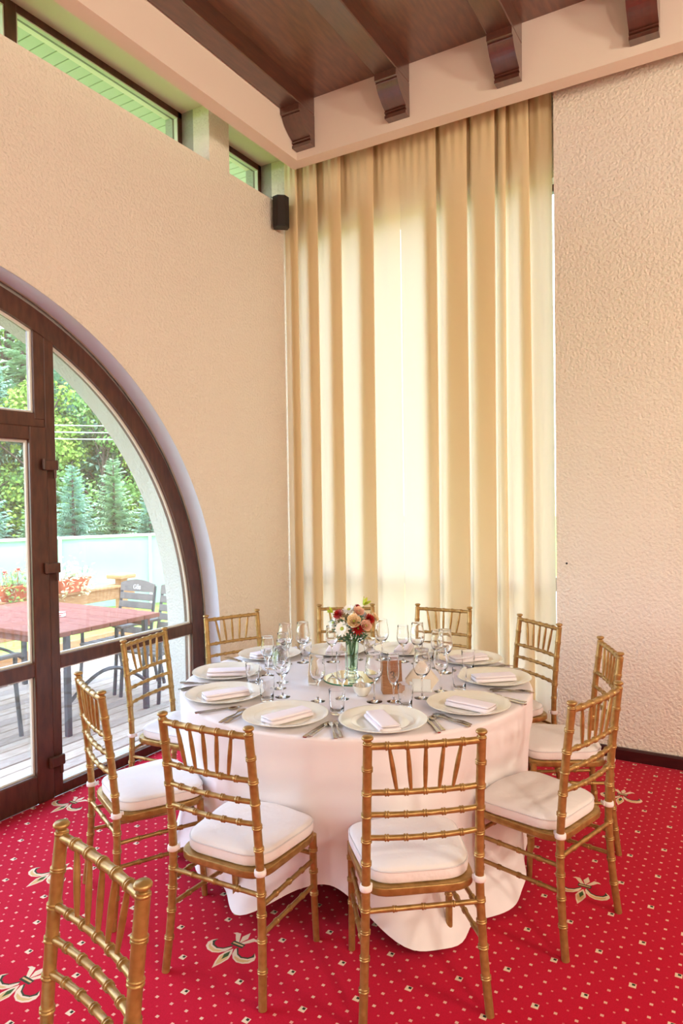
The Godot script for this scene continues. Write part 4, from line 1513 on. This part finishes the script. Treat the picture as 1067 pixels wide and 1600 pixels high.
# ------------------------------------------------------------------ loudspeaker in the corner
func speaker() -> void:
	var t := thing("loudspeaker", "small dark brown loudspeaker mounted high in the corner by the curtain", "loudspeaker", Vector3(0.072, 3.885, 0.068), deg_to_rad(40.0))
	var b := MB.new()
	var flat := Basis(Vector3(1, 0, 0), Vector3(0, 0, 1), Vector3(0, 1, 0))
	b.prism(PackedVector2Array([Vector2(-0.055, -0.030), Vector2(0.055, -0.030), Vector2(0.066, 0.020), Vector2(0.030, 0.062), Vector2(-0.030, 0.062), Vector2(-0.066, 0.020)]), 0.245, Vector3.ZERO, flat)
	put(b, "cabinet", M.speaker_plastic, t)
	b = MB.new()
	b.prism(PackedVector2Array([Vector2(-0.060, 0.024), Vector2(-0.028, 0.064), Vector2(0.028, 0.064), Vector2(0.060, 0.024), Vector2(0.063, 0.026), Vector2(0.029, 0.068), Vector2(-0.029, 0.068), Vector2(-0.063, 0.026)]), 0.225, Vector3(0, 0.010, 0), flat)
	put(b, "grille", M.speaker_mesh, t)
	b = MB.new()
	b.box(Vector3(0, 0.12, -0.050), Vector3(0.04, 0.08, 0.055))
	put(b, "bracket", M.dark_metal, t)
	b = MB.new()
	var p := PackedVector3Array()
	var r := PackedFloat32Array()
	for i in 12:
		var a := i / 11.0
		p.append(Vector3(-0.045 - 0.03 * sin(a * PI), 0.235 + 0.03 * sin(a * PI * 0.9), -0.02 - 0.02 * a))
		r.append(0.0022)
	b.tube(p, r, 6)
	put(b, "cable", M.dark_metal, t)

	# small screw left in the bare wall
	t = thing("wall_screw", "tiny dark screw left in the bare plaster wall beside the curtain", "screw", Vector3(2.292, 1.250, 0.0))
	b = MB.new()
	b.bar(Vector3(0, 0, -0.01), Vector3(0, 0, 0.012), 0.003, 8)
	put(b, "shank", M.dark_metal, t)
	b = MB.new()
	b.bar(Vector3(0, 0, 0.010), Vector3(0, 0, 0.015), 0.007, 12)
	put(b, "head", M.dark_metal, t)

# ------------------------------------------------------------------ terrace beyond the door
const DECK := -0.2
func terrace() -> void:
	var deck := Node3D.new()
	deck.name = "floor_terrace"
	add_child(deck)
	structure(deck, "weathered grey-brown wooden deck outside the door", "deck")
	var b := MB.new()
	b.box(Vector3.ZERO, Vector3(0.130, 0.03, 9.0), Basis.IDENTITY, 0.005)
	var pm := b.mesh()
	for i in 22:
		var o := put_mesh(pm, "plank", M["deck_wood"] if (i * 7) % 3 else M["deck_wood_grey"], deck)
		o.position = Vector3(-0.50 - i * 0.142, DECK - 0.015 + 0.002 * sin(i * 2.3), 1.5)
	b = MB.new()
	b.box(Vector3(-2.0, DECK - 0.10, 1.5), Vector3(3.1, 0.12, 8.9))
	put(b, "joists", M.bark, deck)
	b = MB.new()
	b.box(Vector3(-0.28, -0.11, ARC.x), Vector3(0.30, 0.17, 4.26))
	structure(put(b, "trim_4", M.render), "pale rendered door step", "step")
	# table
	var t := thing("terrace_table", "red-brown slatted wooden terrace table outside the door", "table", Vector3(-2.3, DECK, 0.62))
	for i in 6:
		b = MB.new()
		b.box(Vector3(0, 0.84, -0.487 + i * 0.195), Vector3(1.82, 0.04, 0.188), Basis.IDENTITY, 0.004)
		put(b, "tabletop_board", M.terrace_table_wood, t)
	for z in [-0.50, 0.50]:
		b = MB.new()
		b.box(Vector3(0, 0.785, z), Vector3(1.7, 0.07, 0.03), Basis.IDENTITY, 0.003)
		put(b, "apron", M.terrace_table_wood, t)
	for sx in [-1.0, 1.0]:
		for sz in [-1.0, 1.0]:
			b = MB.new()
			b.box(Vector3(0.88 * sx, 0.41, 0.42 * sz), Vector3(0.045, 0.82, 0.045), Basis.IDENTITY, 0.004)
			put(b, "leg", M.grey_steel, t)
		b = MB.new()
		var arc := PackedVector3Array()
		var rad := PackedFloat32Array()
		for i in 15:
			var a := i / 14.0
			arc.append(Vector3(0.88 * sx, 0.26 + 0.20 * sin(a * PI), lerpf(-0.42, 0.42, a)))
			rad.append(0.016)
		b.tube(arc, rad, 8)
		put(b, "arched_brace", M.grey_steel, t)
	# chairs
	var spots := [[-2.27, -0.24, PI, "grey slatted terrace armchair with a white emblem on its backrest"], [-1.66, -0.22, PI, "grey slatted terrace armchair half hidden by the door arch"], [-2.02, 1.50, 0.0, "grey slatted terrace armchair with its back to the dining hall door"]]
	var first: Node3D
	for i in spots.size():
		var s: Array = spots[i]
		if i == 0:
			first = terrace_chair(s[3], Vector3(s[0], DECK, s[1]), s[2])
		else:
			copy(first, "terrace_chair", Vector3(s[0], DECK, s[1]), s[2], s[3])
	var tm := TextMesh.new()
	tm.text = "Gös"
	var sf := SystemFont.new()
	sf.font_names = PackedStringArray(["Droid Serif"])
	tm.font = sf
	tm.font_size = 40
	tm.pixel_size = 0.0016
	tm.depth = 0.002
	var em := put_mesh(tm, "emblem", M.white_paint, first)
	em.position = Vector3(0.0, 0.982, 0.2708)
	em.rotation = Vector3(-0.18, PI, 0)
	# cigarette box
	t = thing("cigarette_box", "small white and red cardboard box on the terrace table", "box", Vector3(-2.06, 0.661, 0.62), 0.5)
	b = MB.new()
	b.box(Vector3(0, 0.020, 0), Vector3(0.10, 0.04, 0.06), Basis.IDENTITY, 0.002)
	put(b, "carton", M.white_paint, t)
	b = MB.new()
	b.box(Vector3(0, 0.034, 0), Vector3(0.1012, 0.008, 0.0612))
	b.box(Vector3(0.02, 0.014, 0), Vector3(0.03, 0.010, 0.0612))
	put(b, "red_print", M.geranium, t)
	# fence at the deck edge
	t = thing("terrace_fence", "light wooden post and rail fence at the deck edge", "fence", Vector3(-3.5, DECK, 0.6))
	for z in [-2.0, 0.0, 2.0]:
		b = MB.new()
		b.box(Vector3(0, 0.46, z), Vector3(0.11, 0.92, 0.11), Basis.IDENTITY, 0.006)
		put(b, "post", M.fence_wood, t)
		b = MB.new()
		b.box(Vector3(0, 0.945, z), Vector3(0.26, 0.05, 0.26), Basis.IDENTITY, 0.010)
		put(b, "post_cap", M.fence_wood, t)
	for y in [0.20, 0.48, 0.74]:
		b = MB.new()
		b.box(Vector3(0.005, y, 0.0), Vector3(0.045, 0.14, 4.4), Basis.IDENTITY, 0.006)
		put(b, "rail", M.fence_wood, t)
	b = MB.new()
	b.box(Vector3(0.0, 0.83, 0.0), Vector3(0.18, 0.03, 4.4), Basis.IDENTITY, 0.006)
	put(b, "top_board", M.fence_wood, t)
	planter(Vector3(-3.46, DECK + 0.845, -0.62), "terracotta flower box with trailing pale leaves on the terrace fence", false)
	planter(Vector3(-3.46, DECK + 0.845, 0.06), "terracotta flower box with red geraniums on the terrace fence", true)

func terrace_chair(label: String, at: Vector3, turn: float) -> Node3D:
	# faces -z locally, its back towards +z
	var t := thing("terrace_chair", label, "chair", at, turn, "grey slatted terrace chairs")
	var b := MB.new()
	for sx in [-1.0, 1.0]:
		b = MB.new()
		b.tube(PackedVector3Array([Vector3(0.25 * sx, 0, 0.30), Vector3(0.25 * sx, 0.44, 0.20), Vector3(0.24 * sx, 1.0, 0.30)]), PackedFloat32Array([0.018, 0.018, 0.016]), 8)
		put(b, "back_post", M.grey_steel, t)
		b = MB.new()
		b.tube(PackedVector3Array([Vector3(0.25 * sx, 0, -0.28), Vector3(0.25 * sx, 0.44, -0.24), Vector3(0.25 * sx, 0.66, -0.24)]), PackedFloat32Array([0.018, 0.018, 0.018]), 8)
		put(b, "leg", M.grey_steel, t)
		b = MB.new()
		b.box(Vector3(0.255 * sx, 0.675, 0.0), Vector3(0.06, 0.028, 0.56), Basis.IDENTITY, 0.006)
		put(b, "armrest", M.grey_slat, t)
	for i in 5:
		b = MB.new()
		b.box(Vector3(0, 0.45, -0.235 + i * 0.105), Vector3(0.50, 0.024, 0.088), Basis.IDENTITY, 0.005)
		put(b, "seat_slat", M.grey_slat, t)
	for i in 6:
		b = MB.new()
		var y := 0.535 + i * 0.0865
		if i < 5:
			b.box(Vector3(0, y, 0.203 + 0.0155 * i), Vector3(0.49, 0.070, 0.022), Basis(Vector3.RIGHT, 0.18), 0.005)
		else:
			var p := PackedVector2Array([Vector2(-0.245, -0.038), Vector2(0.245, -0.038), Vector2(0.245, 0.045)])
			for k in 11:
				var a := 1.0 - k / 10.0
				p.append(Vector2(lerpf(-0.245, 0.245, a), 0.050 + 0.040 * sin(a * PI)))
			b.prism(p, 0.022, Vector3(0, y + 0.004, 0.270), Basis(Vector3.RIGHT, 0.18))
		put(b, "back_slat", M.grey_slat, t)
	return t

func planter(at: Vector3, label: String, red: bool) -> void:
	var t := thing("flower_box", label, "planter", at)
	var b := MB.new()
	var first := 0
	var rows := []
	for l in [[0.0, 0.0, 0.0], [0.060, 0.17, 0.0], [0.085, 0.225, 0.135], [0.097, 0.238, 0.137], [0.100, 0.242, 0.165], [0.086, 0.228, 0.165], [0.080, 0.222, 0.135], [0.0, 0.0, 0.135]]:
		var row := PackedVector3Array()
		for i in 32:
			var a := TAU * i / 32
			row.append(Vector3(signf(cos(a)) * pow(absf(cos(a)), 0.35) * l[0], l[2], signf(sin(a)) * pow(absf(sin(a)), 0.35) * l[1]))
		rows.append(row)
	b.grid(rows, true)
	b.outward(0)
	put(b, "box", M.terracotta, t)
	b = MB.new()
	b.box(Vector3(0, 0.142, 0), Vector3(0.15, 0.012, 0.42))
	put(b, "soil", M.soil, t)
	b = MB.new()
	for k in 260:
		var c := Vector3(rng.randf_range(-0.11, 0.11), 0.15 + absf(rng.randfn(0.0, 0.09)), rng.randf_range(-0.24, 0.24))
		if k % 3 == 0:
			c = Vector3(rng.randf_range(0.08, 0.15), rng.randf_range(-0.06, 0.17), rng.randf_range(-0.24, 0.24))
		leaf_blade(b, c, Vector3(rng.randf_range(-1, 1), rng.randf_range(-0.3, 1), rng.randf_range(-1, 1)).normalized(), rng.randf_range(0.035, 0.075), rng.randf_range(0.012, 0.024))
	put(b, "foliage", M.pot_leaf if red else M.pale_leaf, t).set_meta("kind", "stuff")
	b = MB.new()
	for k in 9:
		var z := -0.2 + k * 0.05
		b.bar(Vector3(0, 0.14, z), Vector3(rng.randf_range(-0.06, 0.08), 0.28 + 0.04 * sin(k * 3.0), z + rng.randf_range(-0.05, 0.05)), 0.003, 5)
	put(b, "stems", M.stem, t)
	if red:
		for k in 3:
			var c := Vector3(0.02 + 0.03 * k, 0.30 + 0.02 * k, 0.16 - 0.13 * k)
			b = MB.new()
			b.bar(Vector3(c.x * 0.4, 0.14, c.z * 0.8), c, 0.003, 5)
			for j in 22:
				var d := Vector3(rng.randf_range(-1, 1), rng.randf_range(-0.3, 1), rng.randf_range(-1, 1)).normalized()
				leaf_blade(b, c + d * 0.012, d, 0.028, 0.012)
			put(b, "geranium_head", M.geranium, t)

# ------------------------------------------------------------------ garden
func garden() -> void:
	var b := MB.new()
	b.box(Vector3(-20, -0.75, -10), Vector3(110, 0.3, 110))
	structure(put(b, "lawn", M.lawn_grass), "sunlit green lawn beyond the terrace", "lawn")
	b = MB.new()
	b.box(Vector3(6.0, -0.33, -5.4), Vector3(12.6, 0.5, 9.9))
	structure(put(b, "added_paving", M.render), "unseen pale paving added so light reaching the curtains is less green", "paving")  # unseen slab added over the lawn for neutral bounce light on the curtains
	# sheeted court fence
	var a0 := Vector3(-9.9, -0.6, -2.4)
	var dir := Vector3(0.505, 0, -0.863).normalized()
	var turn := atan2(dir.x, dir.z)
	var t := thing("court_fence", "pale mint sheeted fence across the lawn", "fence", a0, turn)
	for i in 8:
		b = MB.new()
		var rows := []
		for j in 7:
			var row := PackedVector3Array()
			for k in 9:
				var u := k / 8.0
				row.append(Vector3(0.03 * sin(u * PI) * sin(j * 1.7 + i) + 0.01 * sin(k * 2.0 + j), 0.06 + 1.46 * (1.0 - j / 6.0), i * 1.8 + u * 1.8 - 3.0))
			rows.append(row)
		b.grid(rows)
		put(b, "sheet_panel", M.court_sheet, t)
		b = MB.new()
		b.bar(Vector3(-0.05, 0, i * 1.8 - 3.0), Vector3(-0.05, 1.55, i * 1.8 - 3.0), 0.03, 8)
		put(b, "post", M.court_rail, t)
	b = MB.new()
	b.bar(Vector3(-0.02, 1.54, -3.2), Vector3(-0.02, 1.54, 12.0), 0.03, 8)
	put(b, "top_rail", M.court_rail, t)
	# trees: three conifer shapes and two broadleaf shapes, shared by the copies
	var con := [conifer(3), conifer(4), conifer(5)]
	var bro := [broadleaf(6), broadleaf(7)]
	var cam := Vector3(3.327, 0, 4.71)
	# [bearing from the door view, distance, height, kind]
	var trees := [
		[-57.5, 17.6, 3.0, 0], [-54.6, 18.2, 2.3, 1], [-51.6, 17.5, 3.2, 2], [-48.6, 17.9, 3.4, 1], [-45.9, 17.6, 2.7, 2], [-43.2, 18.2, 2.8, 1], [-60.5, 18.0, 3.0, 2],
		[-60.0, 23.4, 8.4, 2], [-54.9, 23.6, 8.8, 1], [-50.0, 23.4, 8.6, 0], [-45.4, 23.6, 8.4, 2], [-40.6, 23.4, 8.4, 0], [-62.5, 21.0, 7.5, 1], [-57.2, 21.4, 7.0, 0], [-52.4, 21.6, 7.6, 2], [-47.6, 21.2, 7.4, 0], [-43.0, 21.6, 7.2, 1], [-38.0, 21.5, 7.2, 2],
		[-58.8, 20.0, 5.5, 4], [-54.0, 20.3, 6.0, 3], [-49.4, 20.2, 5.6, 4], [-44.6, 20.3, 6.0, 3],
		[-64.0, 26.0, 12.0, 3], [-56.0, 26.4, 12.6, 4], [-48.6, 26.2, 12.4, 3], [-41.0, 26.4, 12.0, 4],
		[-60.0, 31.5, 14.0, 4], [-52.3, 32.0, 14.5, 3], [-44.6, 32.0, 14.2, 4]]
	for i in trees.size():
		var q: Array = trees[i]
		var az := deg_to_rad(q[0])
		var at: Vector3 = cam + Vector3(sin(az), 0, -cos(az)) * q[1]
		at.y = -0.6
		var k: int = q[3]
		var small: bool = q[2] < 4.0
		var called := "broadleaf_tree" if k > 2 else ("young_fir_tree" if small else "fir_tree")
		var lab := ("low green broadleaf tree among the firs" if q[2] < 7.0 else "tall light green broadleaf tree behind the firs") if k > 2 else ("young low fir tree standing right behind the mint court fence" if small else "tall blue-green fir tree behind the young firs")
		var tr := thing(called, lab, "tree", at, i * 1.7, ("low broadleaf trees in the garden" if q[2] < 7.0 else "tall broadleaf trees in the garden") if k > 2 else ("young firs in the garden" if small else "tall firs in the garden"))
		var s: float = q[2]
		var parts: Array = bro[k - 3] if k > 2 else con[k]
		var leafmat: Material = M[["leaf_light", "leaf_mid"][k - 3]] if k > 2 else M[["conifer_blue", "conifer_green", "conifer_blue"][k]]
		var w := s * (1.0 if k > 2 else (1.15 if small else 0.95))
		var fo := put_mesh(parts[0], "foliage", leafmat, tr)
		fo.scale = Vector3(w, s, w)
		fo.set_meta("kind", "stuff")
		var tk := put_mesh(parts[1], "trunk", M.bark, tr)
		tk.scale = Vector3(w, s, w)
	# overhead wires
	for i in 3:
		b = MB.new()
		var p := PackedVector3Array()
		var r := PackedFloat32Array()
		for k in 13:
			var u := k / 12.0
			p.append(Vector3(lerpf(-17.0, -4.0, u), 3.55 + 0.14 * i - 0.4 * sin(u * PI), lerpf(2.5, -15.0 + i * 0.6, u)))
			r.append(0.012)
		b.tube(p, r, 5)
		var w := put(b, "overhead_wire", M.wire)
		tag(w, "thin pale wire strung in front of the trees", "wire", "wires over the garden")

# unit-height fir: tiers of drooping boughs with needle sprays
func conifer(sd: int) -> Array:
	var r := RandomNumberGenerator.new()
	r.seed = sd
	var b := MB.new()
	var tiers := 30
	for j in tiers:
		var h0 := 0.03 + 0.95 * j / float(tiers)
		var nb := 14 - int(7.0 * h0)
		for k in nb:
			var h := clampf(h0 + r.randf_range(-0.02, 0.02), 0.02, 0.99)
			var reach := 0.27 * pow(1.0 - h, 0.85) + 0.015
			var a := TAU * (k + r.randf()) / nb
			var l := reach * r.randf_range(0.6, 1.15)
			var d := Vector3(cos(a), -0.32 + 0.6 * h + r.randf_range(-0.18, 0.18), sin(a)).normalized()
			var o := Vector3(0, h, 0)
			var s := d.cross(Vector3.UP).normalized()
			var n := 8
			for i in n:
				var t := (i + 1.0) / n
				var c := o + d * l * t + Vector3(0, 0.10 * l * t * t, 0)
				var w := l * 0.36 * (1.0 - 0.72 * t) + 0.007
				for sg in [-1.0, 1.0]:
					var tip: Vector3 = c + s * w * sg + d * w * r.randf_range(0.4, 0.9) - Vector3(0, w * r.randf_range(0.0, 0.7), 0)
					var back: Vector3 = c - d * l / n * 0.9
					b.tri(back, tip, c + Vector3(0, 0.004, 0))
			b.tri(o + d * l * 0.8 + s * 0.012, o + d * l * 1.12, o + d * l * 0.8 - s * 0.012)
	var t := MB.new()
	t.tube(PackedVector3Array([Vector3(0, 0, 0), Vector3(0, 0.5, 0), Vector3(0, 1.0, 0)]), PackedFloat32Array([0.022, 0.013, 0.002]), 8)
	return [b.mesh(), t.mesh()]

# unit-height broadleaf: clumps of leaves round a branching trunk
func broadleaf(sd: int) -> Array:
	var r := RandomNumberGenerator.new()
	r.seed = sd
	var b := MB.new()
	var t := MB.new()
	t.tube(PackedVector3Array([Vector3(0, 0, 0), Vector3(0.01, 0.3, 0), Vector3(0, 0.75, 0.01)]), PackedFloat32Array([0.022, 0.016, 0.005]), 8)
	for k in 34:
		var h := r.randf_range(0.22, 0.93)
		var a := r.randf_range(0, TAU)
		var rr := 0.21 * sin(PI * clampf((h - 0.1) / 0.95, 0.05, 0.95)) * r.randf_range(0.35, 1.0)
		var c := Vector3(cos(a) * rr, h, sin(a) * rr)
		t.bar(Vector3(0, h * 0.75, 0), c, 0.004, 5)
		var rad := r.randf_range(0.055, 0.095)
		for i in 170:
			var d := Vector3(r.randfn(), r.randfn() * 0.8, r.randfn()).normalized()
			var p := c + d * rad * pow(r.randf(), 0.4)
			var u := Vector3(r.randf_range(-1, 1), r.randf_range(-1, 0.4), r.randf_range(-1, 1)).normalized()
			var s := u.cross(d).normalized() * 0.0075
			b.quad(p, p + u * 0.009 + s, p + u * 0.021, p + u * 0.009 - s)
	return [b.mesh(), t.mesh()]
